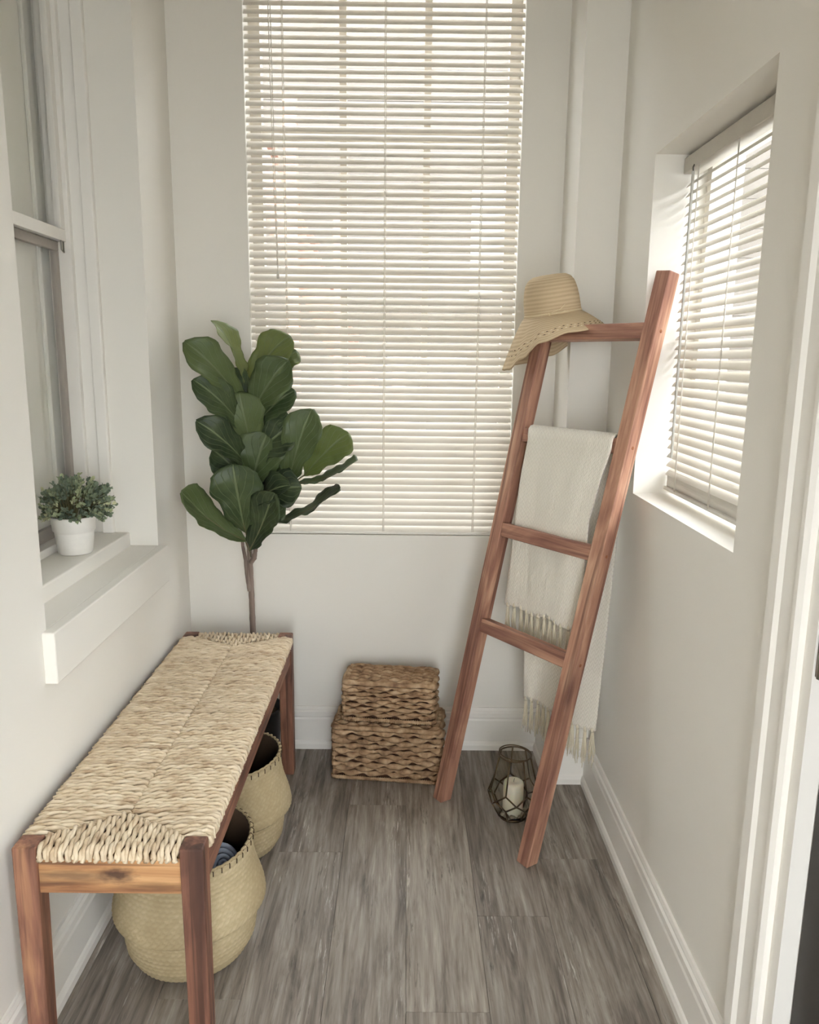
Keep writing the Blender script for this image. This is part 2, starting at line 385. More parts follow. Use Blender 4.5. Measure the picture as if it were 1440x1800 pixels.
for cy_ in (ry0+.10, (ry0+ry1)/2, ry1-.09):
    for dy in (0, .004): cord(rb, [(xb-.0135, cy_+dy, WR['z0']+.02), (xb-.0135, cy_+dy, WR['z1']-.04)], .001)
wa = MB().tube([(xb-.020, ry1-.070, WR['z1']-.055), (xb-.021, ry1-.072, 1.40), (xb-.022, ry1-.074, 1.115)], .0036, 6)
wa.build('tilt_wand', m_flat('clear_wand', C(196, 194, 186), .25, .5), rb)
hk = MB().tube([(xb-.018, ry1-.07, WR['z1']-.040), (xb-.021, ry1-.07, WR['z1']-.046), (xb-.020, ry1-.07, WR['z1']-.056)], .0018, 6); hk.build('wand_hook', m_flat('hook_metal', C(90, 86, 80), .4), rb, smooth=True)

# ------------------------------------------------------------------ window frames and glass behind the blinds
SASH = m_paint('sash_white', C(224, 218, 206), .45, .02)
wb = thing('window_2', None, None, (-.08, YB+.1, WB['z0'])); struct(wb, 'tall three column window behind the large blind')
fy0, fy1 = YB+.085, YB+.125; m = MB()
m.box(WB['x0'], -.465, fy0, fy1, WB['z0'], WB['z1']); m.box(.311, WB['x1'], fy0, fy1, WB['z0'], WB['z1'])
m.box(-.465, .311, fy0, fy1, WB['z0'], WB['z0']+.04); m.box(-.465, .311, fy0, fy1, WB['z1']-.04, WB['z1'])
m.build('window_frame', SASH, wb)
m = MB().box(-.465, .311, fy0, fy1-.005, 1.590, 1.630); m.build('meeting_rail', SASH, wb)
for xm in (-.208, .057): box('muntin', SASH, wb, xm-.011, xm+.011, fy0+.005, fy1-.008, WB['z0']+.04, WB['z1']-.04)
for zm in (2.042, 1.18): box('muntin', SASH, wb, -.465, .311, fy0+.008, fy1-.010, zm-.018, zm+.018)
for a, c in ((-.465, -.219), (-.197, .046), (.068, .311)):
    for p, q in ((WB['z0']+.04, 1.162), (1.198, 1.59), (1.63, 2.024), (2.06, WB['z1']-.04)):
        box('pane', GLASS, wb, a, c, fy0+.018, fy0+.021, p, q)
wr = thing('window_3', None, None, (XR+.16, 1.71, WR['z0'])); struct(wr, 'small window behind the right wall blind')
fx0, fx1 = XR+.130, XR+.165; m = MB()
m.box(fx0, fx1, WR['y0'], WR['y0']+.03, WR['z0'], WR['z1']); m.box(fx0, fx1, WR['y1']-.03, WR['y1'], WR['z0'], WR['z1'])
m.box(fx0, fx1, WR['y0']+.03, WR['y1']-.03, WR['z0'], WR['z0']+.03); m.box(fx0, fx1, WR['y0']+.03, WR['y1']-.03, WR['z1']-.03, WR['z1'])
m.build('window_frame', SASH, wr)
m = MB().box(fx0+.002, fx1-.004, WR['y0']+.03, WR['y1']-.03, 1.415, 1.445); m.build('meeting_rail', SASH, wr)
box('pane', GLASS, wr, fx0+.015, fx0+.018, WR['y0']+.03, WR['y1']-.03, WR['z0']+.03, 1.415)
box('pane', GLASS, wr, fx0+.015, fx0+.018, WR['y0']+.03, WR['y1']-.03, 1.445, WR['z1']-.03)
# unseen glazed door, added behind the viewer as a source of fill light
gd = thing('fill_door', None, None, (-.065, YF-.08, 0)); struct(gd, 'unseen glazed door added behind the viewer to light the room')
m = MB()
for a, c in ((GD['x0'], GD['x0']+.05), (GD['x1']-.05, GD['x1'])): m.box(a, c, YF-.11, YF-.06, GD['z0'], GD['z1'])
m.box(GD['x0'], GD['x1'], YF-.11, YF-.06, GD['z0'], GD['z0']+.07); m.box(GD['x0'], GD['x1'], YF-.11, YF-.06, GD['z1']-.06, GD['z1'])
m.build('door_frame', TRIM, gd)
for a, c in ((GD['x0']+.05, GD['x1']-.05),): box('pane', GLASS, gd, a, c, YF-.088, YF-.084, GD['z0']+.07, GD['z1']-.06)

ws = thing('fill_window', None, None, (XR+.16, -.32, SW_['z0'])); struct(ws, 'unseen window added in the right wall behind the viewer for side light')  # out of view, added to brighten the left wall from the side
m = MB(); a, c = SW_['y0'], SW_['y1']
m.box(fx0, fx1, a, a+.04, SW_['z0'], SW_['z1']); m.box(fx0, fx1, c-.04, c, SW_['z0'], SW_['z1']); m.box(fx0, fx1, a+.04, c-.04, SW_['z0'], SW_['z0']+.04); m.box(fx0, fx1, a+.04, c-.04, SW_['z1']-.04, SW_['z1'])
m.build('window_frame', SASH, ws); box('pane', GLASS, ws, fx0+.015, fx0+.018, a+.04, c-.04, SW_['z0']+.04, SW_['z1']-.04)

# ------------------------------------------------------------------ door and casing on the right wall
d1 = thing('door_1', None, None, (XR+.03, .66, 0)); struct(d1, 'dark charcoal door at the right edge of the view')
DARK = m_flat('charcoal_door_paint', C(62, 58, 54), .55)
m = MB().box(XR+.028, XR+.066, DR['y0']+.02, DR['y1']-.026, .006, DR['z1']-.02); m.build('door_leaf', DARK, d1, bevel=.002)
m = MB(); m.box(XR-.0, XR+.10, DR['y1']-.024, DR['y1'], 0, DR['z1']); m.box(XR, XR+.10, DR['y0'], DR['y0']+.018, 0, DR['z1']); m.box(XR, XR+.10, DR['y0'], DR['y1'], DR['z1']-.018, DR['z1']); m.build('door_jamb', TRIM, d1)
HINGE = m_flat('brushed_hinge', C(128, 118, 104), .35, .5, Metallic=.8)
for hz in (.90, .12, 1.80):
    h = MB().tube([(XR+.008, DR['y1']-.034, hz), (XR+.008, DR['y1']-.034, hz+.075)], .007, 10); h.box(XR+.004, XR+.03, DR['y1']-.030, DR['y1']-.024, hz, hz+.075)
    h.build('hinge', HINGE, d1)
def casing(name, label, y_in, y_out):
    s_ = 1 if y_out > y_in else -1
    pr = [(0, 0), (.0, .010), (.008, .016), (.018, .016), (.024, .011), (.060, .013), (.068, .019), (.095, .019), (.100, .014), (.100, 0)]
    A = [Vector((XR-t_, y_in+s_*d, 0)) for d, t_ in pr]; B = [p+Vector((0, 0, DR['z1']+.09)) for p in A]
    q = MB(); q.extrude([A, B], 0, 0); struct(q.build(name, TRIM), label)
casing('trim_4', 'fluted white door casing at the right edge', DR['y1']+.005, DR['y1']+.105)
casing('trim_5', 'door casing on the hidden side of the dark door', DR['y0']-.005, DR['y0']-.105)

# ------------------------------------------------------------------ outdoors seen through the slats
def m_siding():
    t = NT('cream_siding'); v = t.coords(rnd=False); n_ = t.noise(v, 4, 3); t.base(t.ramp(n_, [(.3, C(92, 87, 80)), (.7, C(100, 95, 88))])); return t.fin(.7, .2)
SID = m_siding()
t = NT('red_brick_far'); v = t.coords(rnd=False); bt = t.n('ShaderNodeTexBrick', i_Scale=9.0); t.l(v, bt.inputs['Vector'])
bt.inputs['Color1'].default_value = C(196, 140, 116); bt.inputs['Color2'].default_value = C(176, 120, 98); bt.inputs['Mortar'].default_value = C(206, 190, 172); t.base(bt.outputs[0]); BRK = t.fin(.85, .1)
struct(MB().box(-14, 14, -16, 16, -.75, -.70).build('ground', m_flat('pale_paving', C(200, 199, 197), .9)), 'pale paved yard outside the windows')
ho = thing('neighbour_house', 'cream sided house seen through the gaps of the tall blind', 'house', (0, 6.4, -.7))
for k in range(24): MB().box(-5, 6, 6.4+.0, 6.62, -.7+k*.22, -.7+(k+1)*.22-.004).add([], []).build('siding_board', SID, ho)
for (a, c, z0, z1) in ((.55, .95, 1.9, 2.6),):
    f_ = box('window', SASH, ho, a-.06, c+.06, 6.37, 6.41, z0-.06, z1+.06); box('pane', m_flat('far_pane', C(110, 112, 108), .2), f_, a, c, 6.36, 6.38, z0, z1)
st = thing('outdoor_stair', 'reddish brown stair slanting across the view behind the tall blind', 'stair', (-.9, 5.2, -.7))
RED = m_wood('weathered_stair_wood', [(.3, C(120, 92, 80)), (.5, C(158, 126, 110)), (.7, C(180, 150, 134))], 0, .8, False)
m = MB(); a_ = Vector((-1.22, 5.2, 3.15)); c_ = Vector((.55, 5.2, -.7)); dv = (c_-a_).normalized(); nv = Vector((dv.z, 0, -dv.x))
for yy in (5.15, 5.75):
    A = [a_+nv*.09+Vector((0, yy-5.2, 0)), a_-nv*.09+Vector((0, yy-5.2, 0)), c_-nv*.09+Vector((0, yy-5.2, 0)), c_+nv*.09+Vector((0, yy-5.2, 0))]
    s_ = MB(); s_.extrude([A, [p+Vector((0, .05, 0)) for p in A]], 0, 0); s_.build('stringer', RED, st)
for k in range(13):
    p = a_+(c_-a_)*((k+.5)/13); box('tread', RED, st, p.x-.13, p.x+.13, 5.2, 5.75, p.z-.02, p.z+.02)
for px_, zt in ((-1.05, 3.6), (-.72, 2.9), (-.42, 2.2), (-.05, 1.4)): box('post', RED, st, px_-.04, px_+.04, 5.06, 5.14, -.7, zt)
h2 = thing('neighbour_wall', 'cream house wall with a brick pier seen through the right blind', 'house', (5.0, 8, -.7))
for k in range(18): MB().box(5.0, 5.2, -4.5, 22, -.7+k*.22, -.7+(k+1)*.22-.004).build('siding_board', SID, h2)
MB().box(4.8, 5.02, 10.3, 11.6, -.7, 5.4).build('brick_pier', BRK, h2)
for k in range(4):
    f_ = box('window', SASH, h2, 4.95, 5.01, 12.9+k*1.1, 13.8+k*1.1, .3, 2.1); box('pane', m_flat('far_pane_side', C(120, 120, 114), .2), f_, 4.94, 4.96, 13.0+k*1.1, 13.7+k*1.1, .4, 2.0)

# ------------------------------------------------------------------ bench
BX0, BX1, BY0, BY1, BH = -.702, -.357, 1.268, 2.412, .48
LG = .044
bn = thing('bench', 'long acacia wood bench with a woven rush seat against the left wall', 'bench', ((BX0+BX1)/2, (BY0+BY1)/2, 0))
for sx, sy in ((0, 0), (1, 0), (0, 1), (1, 1)):
    lx = BX0 if not sx else BX1-LG; ly = BY0 if not sy else BY1-LG
    tx = .005 if sx else -.0; ty = .004
    A = [(lx, ly, BH), (lx+LG, ly, BH), (lx+LG, ly+LG, BH), (lx, ly+LG, BH)]
    B = [(lx+(.004 if sx else 0), ly+(.004 if sy else 0), 0), (lx+LG-(0 if sx else .006), ly+(.004 if sy else 0), 0), (lx+LG-(0 if sx else .006), ly+LG-(0 if sy else .006), 0), (lx+(.004 if sx else 0), ly+LG-(0 if sy else .006), 0)]
    m = MB().add(A+B, [(0, 1, 2, 3), (7, 6, 5, 4), (0, 4, 5, 1), (1, 5, 6, 2), (2, 6, 7, 3), (3, 7, 4, 0)])
    m.build('leg', BEN_Z, bn, bevel=.004, seg=3, loc=(lx+LG/2, ly+LG/2, 0))
za, zb = .384, .456
def m_apron():
    m_ = BEN_X.copy(); m_.name = 'acacia_knotted'; N = m_.node_tree.nodes; L_ = m_.node_tree.links; pb = N['Principled BSDF']; src = pb.inputs['Base Color'].links[0].from_socket
    tc_ = N.new('ShaderNodeTexCoord')
    for cx_, cz_, rx_, rz2, st_ in ((.012, .002, .036, .016, .92), (-.072, .000, .090, .012, .65), (.085, -.022, .08, .010, .5)):
        mp_ = N.new('ShaderNodeMapping'); mp_.inputs['Location'].default_value = (-cx_/rx_, 0, -cz_/rz2); mp_.inputs['Scale'].default_value = (1/rx_, 0, 1/rz2); L_.new(tc_.outputs['Object'], mp_.inputs[0])
        nz_ = N.new('ShaderNodeTexNoise'); nz_.inputs['Scale'].default_value = 2.0; L_.new(mp_.outputs[0], nz_.inputs['Vector'])
        ln_ = N.new('ShaderNodeVectorMath'); ln_.operation = 'LENGTH'; L_.new(mp_.outputs[0], ln_.inputs[0])
        ad_ = N.new('ShaderNodeMath'); ad_.operation = 'ADD'; L_.new(ln_.outputs['Value'], ad_.inputs[0]); L_.new(nz_.outputs['Fac'], ad_.inputs[1])
        rp_ = N.new('ShaderNodeValToRGB'); rp_.color_ramp.elements[0].position = .48; rp_.color_ramp.elements[0].color = (st_, st_, st_, 1); rp_.color_ramp.elements[1].position = 1.0; rp_.color_ramp.elements[1].color = (0, 0, 0, 1)
        mr_ = N.new('ShaderNodeMapRange'); mr_.inputs['From Max'].default_value = 1.7; L_.new(ad_.outputs[0], mr_.inputs['Value']); L_.new(mr_.outputs[0], rp_.inputs[0])
        mx_ = N.new('ShaderNodeMix'); mx_.data_type = 'RGBA'; L_.new(rp_.outputs[0], mx_.inputs[0]); L_.new(src, mx_.inputs[6]); mx_.inputs[7].default_value = C(70, 48, 40); src = mx_.outputs[2]
    L_.new(src, pb.inputs['Base Color']); return m_
box('apron', m_apron(), bn, BX0+LG-.004, BX1-LG+.004, BY0+.008, BY0+.030, za, zb, .002)
box('apron', BEN_X, bn, BX0+LG-.004, BX1-LG+.004, BY1-.030, BY1-.008, za, zb, .002)
box('apron', BEN_Y, bn, BX0+.006, BX0+.028, BY0+LG-.004, BY1-LG+.004, za, zb, .002)
box('apron', BEN_Y, bn, BX1-.028, BX1-.006, BY0+LG-.004, BY1-LG+.004, za, zb, .002)
t = NT('rush_cord'); v = t.coords(scale=(1, 1, 1)); n_ = t.noise(v, 260, 3, .6); n2 = t.noise(v, 22, 3, .6)
col = t.ramp(n2, [(.30, C(184, 160, 132)), (.46, C(216, 198, 170)), (.66, C(232, 218, 194))])
oi = t.n('ShaderNodeObjectInfo'); vr = t.ramp(oi.outputs['Random'], [(0, (.86, .83, .80, 1)), (.4, (.97, .96, .94, 1)), (1, (1.0, .99, .96, 1))])
t.base(t.mix(1.0, col, vr, 'MULTIPLY')); t.bump(n_, .35, .001); RUSH = t.fin(.7, .25)
core = MB().box(BX0+.012, BX1-.012, BY0+.012, BY1-.012, .4562, .462)
core.build('seat_core', m_flat('rush_stuffing', C(120, 96, 66), .9), bn)
SP = .0128
def rush_strand(path, seed):
    # two plies slowly twisted round each other along the path
    rn = random.Random(seed); P = [Vector(p) for p in path]; pts = [P[0]]
    for a, c in zip(P[:-1], P[1:]):
        n = max(1, int((c-a).length/.0085))
        for k in range(1, n+1): pts.append(a+(c-a)*(k/n))
    m = MB(); ph = rn.uniform(0, 2*PI); tw = rn.uniform(.050, .085); s0 = 0
    acc = [0]
    for a, c in zip(pts[:-1], pts[1:]): acc.append(acc[-1]+(c-a).length)
    for ply in range(2):
        Q = []; R_ = []
        for i, p in enumerate(pts):
            d = (pts[min(i+1, len(pts)-1)]-pts[max(i-1, 0)]).normalized()
            side = d.cross(Vector((0, 0, 1)));  side = side.normalized() if side.length > .2 else Vector((d.y, -d.x, 0)).normalized() if abs(d.z) < .99 else None
            if side is None: side = Vector((1, 0, 0)) if abs(P[-1].x-P[0].x) < abs(P[-1].y-P[0].y) else Vector((0, 1, 0))
            upv = side.cross(d).normalized()
            th = ph+ply*PI+2*PI*acc[i]/tw
            Q.append(p+side*math.cos(th)*SP*.25+upv*math.sin(th)*SP*.26); R_.append(SP*(.33+.05*math.sin(acc[i]*140+ply*2+seed)))
        m.tube(Q, R_, 6)
    return m
xc = (BX0+BX1)/2; hw = (BX1-BX0)/2; AP = .118
def side_path(reach, s, bend):      # local: edge at 0, running inwards along -s*x
    o = [(-s*.001, 0, -.021), (s*.001, 0, -.013), (-s*.001, 0, -.004), (-s*.009, 0, -.0005)]
    if reach > .05: o += [(-s*reach*.5, bend*.5, .0012), (-s*(reach-.006), bend, -.003), (-s*reach, bend, -.008)]
    else: o += [(-s*max(reach, .014), bend, -.003)]
    return o
k = 0; y = BY0+LG+SP*.5; shared = {}
while y < BY1-LG:
    for s in (1, -1):
        e = min(y-BY0-LG, BY1-LG-y)
        reach = hw-.001 if e > AP-LG else LG+(hw-LG)*max(0, e)/(AP-LG)
        xe = BX1-.001 if s == 1 else BX0+.001
        full = e > AP-LG
        key = (s, k % 7) if full else (s, 'e', k)
        if key not in shared:
            bend = random.uniform(-.003, .003)
            me = rush_strand(side_path(reach, s, bend), k*3+s).mesh('rush_strand', True); me.materials.append(RUSH); shared[key] = me
        place('rush_strand', shared[key], None, (xe, y, .4755+random.uniform(-.0012, .0008)), bn)
    y += SP; k += 1
def end_path(reach, s):
    o = [(0, -s*.001, -.021), (0, s*.001, -.013), (0, -s*.001, -.004), (0, -s*.009, -.0005)]
    o += [(0, -s*max(reach, .016), .001)]
    return o
x = BX0+LG+SP*.5
while x < BX1-LG:
    for s in (-1, 1):
        e = min(x-BX0-LG, BX1-LG-x); reach = LG+(AP-LG)*e/(hw-LG)-.002
        ye = BY0+.001 if s == -1 else BY1-.001
        me = rush_strand(end_path(reach, s), k).mesh('rush_strand', True); me.materials.append(RUSH); k += 1
        place('rush_strand', me, None, (x, ye, .4755+random.uniform(-.001, .001)), bn)
    x += SP

# ------------------------------------------------------------------ seagrass baskets
def m_sea(name, hi, lo):
    t = NT(name); at = t.n('ShaderNodeAttribute', attribute_name='weave'); v = t.coords(); n_ = t.noise(v, 140, 3, .6); n2 = t.noise(v, 9, 2)
    c1 = t.mix(at.outputs['Fac'], lo, hi); c2 = t.mix(n_, c1, tuple(x*.72 for x in hi[:3])+(1,)); 
    t.base(t.mix(t.ramp(n2, [(.35, (0, 0, 0, 1)), (.7, (.35, .35, .35, 1))]), c2, lo)); t.bump(n_, .3, .001); return t.fin(.75, .2)
SEA = m_sea('seagrass', C(214, 197, 160), C(154, 134, 96))
def basket_prof(kind):
    # radius/height pairs of the belly basket with its folded waist
    P_ = [(.0, .0), (.080, .0), (.112, .004), (.136, .020), (.152, .050), (.158, .090), (.155, .122), (.149, .131), (.152, .1345), (.172, .1365), (.181, .146), (.180, .160), (.176, .182), (.168, .207), (.160, .232), (.154, .262), (.151, .292), (.153, .315)]
    return [(r*.925, z*(.905 if kind == 0 else .90)) for r, z in P_]
def basket(name, label, loc, kind, sc=1.0, lean=(0, 0)):
    th = thing(name, label, 'basket', loc, 'seagrass belly baskets under the bench')
    pr = basket_prof(kind); acc = [0]
    for a, c in zip(pr[:-1], pr[1:]): acc.append(acc[-1]+math.hypot(a[0]-c[0], a[1]-c[1]))
    tot = acc[-1]; NV, NU = 120, 264
    def at(v):
        s = v*tot
        for i in range(len(acc)-1):
            if s <= acc[i+1] or i == len(acc)-2:
                f = (s-acc[i])/max(1e-9, acc[i+1]-acc[i]); a, c = pr[i], pr[i+1]; return a[0]+(c[0]-a[0])*f, a[1]+(c[1]-a[1])*f
    wv = []
    def cell(u, v):
        cu = u*66; cv = v*tot/.0105
        sh = (cu+math.floor(cv)*.5); fu = sh-math.floor(sh); fv = cv-math.floor(cv)
        sgn = 1 if math.floor(cv) % 2 else -1
        d = (fu+sgn*(fv-.5)*.7) % 1.0
        return max(0, math.sin(PI*d))**.6*max(0, math.sin(PI*fv))**.5
    def fn(u, v):
        r, z = at(v); a = 2*PI*u; h = cell(u, v); wv.append(min(1, h*(.55+.6*noise.noise(Vector((math.floor(u*66)*.73, math.floor(v*tot/.0105)*.91, kind*5.))))+.25))
        r2 = r+(h-.5)*.0034*(1 if r > .05 else 0)
        wob = 1+.014*math.sin(2*a+1.3+kind)+.01*math.sin(3*a+kind*2)
        q = Vector((r2*math.cos(a)*wob, r2*math.sin(a)*wob, z*sc+(.006*math.sin(2*a+kind) if v > .7 else 0)*(v-.7)/.3))
        q.x += lean[0]*z; q.y += lean[1]*z
        return Vector(loc)+q
    m = MB().grid(fn, NU, NV, wrap=True)
    o = m.build('basket_body', SEA, th, smooth=True, fix=True)
    at_ = o.data.attributes.new('weave', 'FLOAT', 'POINT'); at_.data.foreach_set('value', wv)
    INS = m_flat('basket_lining', C(92, 74, 58), .9)
    def fi(u, v):
        r, z = at(1-v*.95); a = 2*PI*u; r = max(0, r-.006); wob = 1+.014*math.sin(2*a+1.3+kind)+.01*math.sin(3*a+kind*2); zz = max(z, .006)
        return Vector(loc)+Vector((r*math.cos(a)*wob+lean[0]*zz, r*math.sin(a)*wob+lean[1]*zz, zz*sc+(.006*math.sin(2*a+kind))*max(0, (1-v*.95-.7)/.3)))
    MB().grid(fi, 48, 24, wrap=True).build('lining', INS, th, smooth=True)
    # whipped rim
    r, z = pr[-1]; pts = []
    for i in range(150):
        a = 2*PI*i/150; wob = 1+.014*math.sin(2*a+1.3+kind)+.01*math.sin(3*a+kind*2); rr = r-.003+.0016*math.sin(a*46)
        pts.append(Vector(loc)+Vector((rr*math.cos(a)*wob+lean[0]*z, rr*math.sin(a)*wob+lean[1]*z, z*sc+.006*math.sin(2*a+kind)+.0012*math.cos(a*46))))
    MB().ring(pts, [.0036+.0010*math.sin(2*PI*i/150*46) for i in range(150)], 6).build('rim', SEA, th, smooth=True)
    # stitches round the rim
    stt = MB()
    for i in range(44):
        a = 2*PI*(i+.5)/44; wob = 1+.014*math.sin(2*a+1.3+kind)+.01*math.sin(3*a+kind*2)
        q = lambda rr, zz: Vector(loc)+Vector((rr*math.cos(a)*wob+lean[0]*z, rr*math.sin(a)*wob+lean[1]*z, zz+.006*math.sin(2*a+kind)))
        stt.tube([q(r+.0025, z*sc-.012), q(r+.003, z*sc-.002), q(r-.003, z*sc+.004), q(r-.0075, z*sc-.004)], .0012, 5)
    tag(stt.build('rim_stitching', m_flat('dark_stitch', C(74, 58, 40), .8), th, smooth=True), kind='stuff')
    return th
basket('belly_basket', 'seagrass belly basket holding a blue grey blanket under the near end of the bench', (-.484, 1.600, 0), 0)
basket('belly_basket', 'empty looking seagrass belly basket under the middle of the bench', (-.480, 1.992, 0), 1)
# rolled blanket in the near basket
t = NT('blue_grey_knit'); v = t.coords(); n_ = t.noise(v, 90, 3); n2 = t.noise(v, 12, 2); t.base(t.ramp(n2, [(.3, C(104, 112, 124)), (.7, C(146, 152, 162))])); t.bump(n_, .3, .002); KNIT = t.fin(.9, .1)
rl = thing('rolled_blanket', 'blue grey blanket rolled up inside the near seagrass basket', 'blanket', (-.47, 1.60, .09))
def spiral_roll(c, ax, r0, L, turns, name):
    ax = Vector(ax).normalized(); a = ax.orthogonal().normalized(); b_ = ax.cross(a); N = 26*turns; th_ = .0052
    m = MB(); outer = []; 
    for i in range(N+1):
        f = i/N; rr = .006+(r0-.006)*f; t_ = 2*PI*turns*f; outer.append((rr, t_))
    def fn(u, v):
        i = min(N, int(round(u*N))); rr, t_ = outer[i]; rr *= 1+.05*math.sin(3*t_+v*4)
        e = abs(v-.5)*2; l = (v-.5)*L*(1-.10*(rr/r0)*(e**4))
        return Vector(c)+a*rr*math.cos(t_)+b_*rr*math.sin(t_)+ax*l
    m.grid(fn, N, 12); o = m.build(name, KNIT, rl, smooth=True, fix=False)
    s_ = o.modifiers.new('thick', 'SOLIDIFY'); s_.thickness = r0/turns*.72; s_.offset = 0
spiral_roll((-.432, 1.615, .190), (.55, -.55, .62), .052, .12, 4, 'roll')
spiral_roll((-.520, 1.645, .180), (.3, .8, .5), .055, .13, 4, 'roll')
spiral_roll((-.455, 1.555, .165), (.9, .2, .15), .050, .14, 3, 'roll')

# ------------------------------------------------------------------ woven storage boxes
def m_hya(name):
    t = NT(name); v = t.coords(scale=(1, 1, 1)); n_ = t.noise(v, 150, 3, .6); n2 = t.noise(v, 28, 3, .6)
    col = t.ramp(n2, [(.28, C(116, 90, 70)), (.45, C(168, 138, 108)), (.58, C(194, 166, 134)), (.75, C(216, 192, 162))])
    oi = t.n('ShaderNodeObjectInfo'); vr = t.ramp(oi.outputs['Random'], [(0, (.82, .78, .74, 1)), (1, (1.0, .99, .97, 1))])
    t.base(t.mix(1.0, col, vr, 'MULTIPLY')); t.bump(n_, .4, .001); return t.fin(.75, .2)
HYA = m_hya('water_hyacinth'); HYD = m_flat('dark_weave_core', C(74, 50, 34), .9)
def woven_box(name, label, corner, ang, W, D, Z0, H_, rows, lid=True):
    ca, sa = math.cos(ang), math.sin(ang); O = Vector(corner)
    def L(x, y, z): return Vector((O.x+x*ca-y*sa, O.y+x*sa+y*ca, z))
    th = thing(name, label, 'basket', L(W/2, D/2, Z0), 'woven lidded storage baskets stacked by the end wall')
    co = MB(); g = .009
    A = [L(g, g, Z0+.004), L(W-g, g, Z0+.004), L(W-g, D-g, Z0+.004), L(g, D-g, Z0+.004)]; B = [Vector((p.x, p.y, Z0+H_-.010)) for p in A]
    co.extrude([A, B], 0, 0); co.build('frame_core', HYD, th)
    per = 2*(W+D); cr = .016
    def perim(s):
        s = s % per
        if s < W: x, y, nx, ny = s, 0, 0, -1
        elif s < W+D: x, y, nx, ny = W, s-W, 1, 0
        elif s < 2*W+D: x, y, nx, ny = W-(s-W-D), D, 0, 1
        else: x, y, nx, ny = 0, D-(s-2*W-D), -1, 0
        # round the corners
        qx = min(max(x, cr), W-cr); qy = min(max(y, cr), D-cr)
        v = Vector((x-qx, y-qy)); 
        if abs(x-qx) > 1e-6 and abs(y-qy) > 1e-6 or v.length > cr: v = v.normalized()*cr; x, y = qx+v.x, qy+v.y; nx, ny = v.normalized()
        return x, y, nx, ny
    NS = 2*round(per/.036/2)+1
    rh = (H_-.030)/rows
    for r in range(rows):
        N = 320; pts = []; rad = []; rn = random.Random(r*7+len(label))
        for i in range(N):
            s = per*i/N; x, y, nx, ny = perim(s); f = s/per*NS+r*1.0+.15*math.sin(r*3+s*20)
            wv_ = math.cos(PI*f); off = -.007+.0048*wv_
            pts.append(L(x+nx*off, y+ny*off, Z0+.016+rh*(r+.5)+.0012*math.sin(PI*f*2+r)+.0016*math.sin(s*9+r*2))); rad.append(rh*(.50+.14*wv_+.05*math.sin(s*31+r)))
        MB().ring(pts, rad, 7, flat=1.0).build('woven_row', HYA, th, smooth=True)
    # plaited base edge
    N = 360; pts = []; rad = []
    for i in range(N):
        s = per*i/N; x, y, nx, ny = perim(s); pts.append(L(x+nx*-.002, y+ny*-.002, Z0+.008)); rad.append(.0068+.0018*math.sin(s/.0072*2*PI/1.0))
    MB().ring(pts, rad, 6).build('base_braid', HYA, th, smooth=True)
    if lid:
        ld = MB(); zt = Z0+H_
        A = [L(.006, .006, zt-.016), L(W-.006, .006, zt-.016), L(W-.006, D-.006, zt-.016), L(.006, D-.006, zt-.016)]; B = [Vector((p.x, p.y, zt-.004)) for p in A]
        ld.extrude([A, B], 0, 0); lo_ = ld.build('lid', HYD, th)
        pts = []; rad = []
        for i in range(320):
            s = per*i/320; x, y, nx, ny = perim(s); pts.append(L(x-nx*.005, y-ny*.005, zt-.006+.0012*math.sin(s*55))); rad.append(.0085+.0015*math.sin(s*90))
        MB().ring(pts, rad, 7).build('lid_border', HYA, lo_, smooth=True)
        nr = int(D/.0135); 
        for r in range(nr):
            y = .010+(D-.020)*(r+.5)/nr; pp = []; rr = []
            for i in range(60):
                x = .006+(W-.012)*i/59; f = x/.034+r; c_ = math.cos(PI*f); pp.append(L(x, y+.0012*math.sin(x*60+r), zt-.0035+.0038*c_)); rr.append(.0066*(1+.28*c_))
            MB().tube(pp, rr, 6).build('lid_row', HYA, lo_, smooth=True)
    return th
ang = math.atan2(2.307-2.354, .097+.231)
woven_box('woven_box', 'larger lower woven hyacinth box standing on the floor by the end wall', (-.231, 2.352, 0), ang*.75, .355, .178, 0, .187, 10)
woven_box('woven_box', 'smaller upper woven hyacinth box stacked on top of the larger one', (-.198, 2.366, .197), ang*.75, .302, .150, .197, .137, 9)

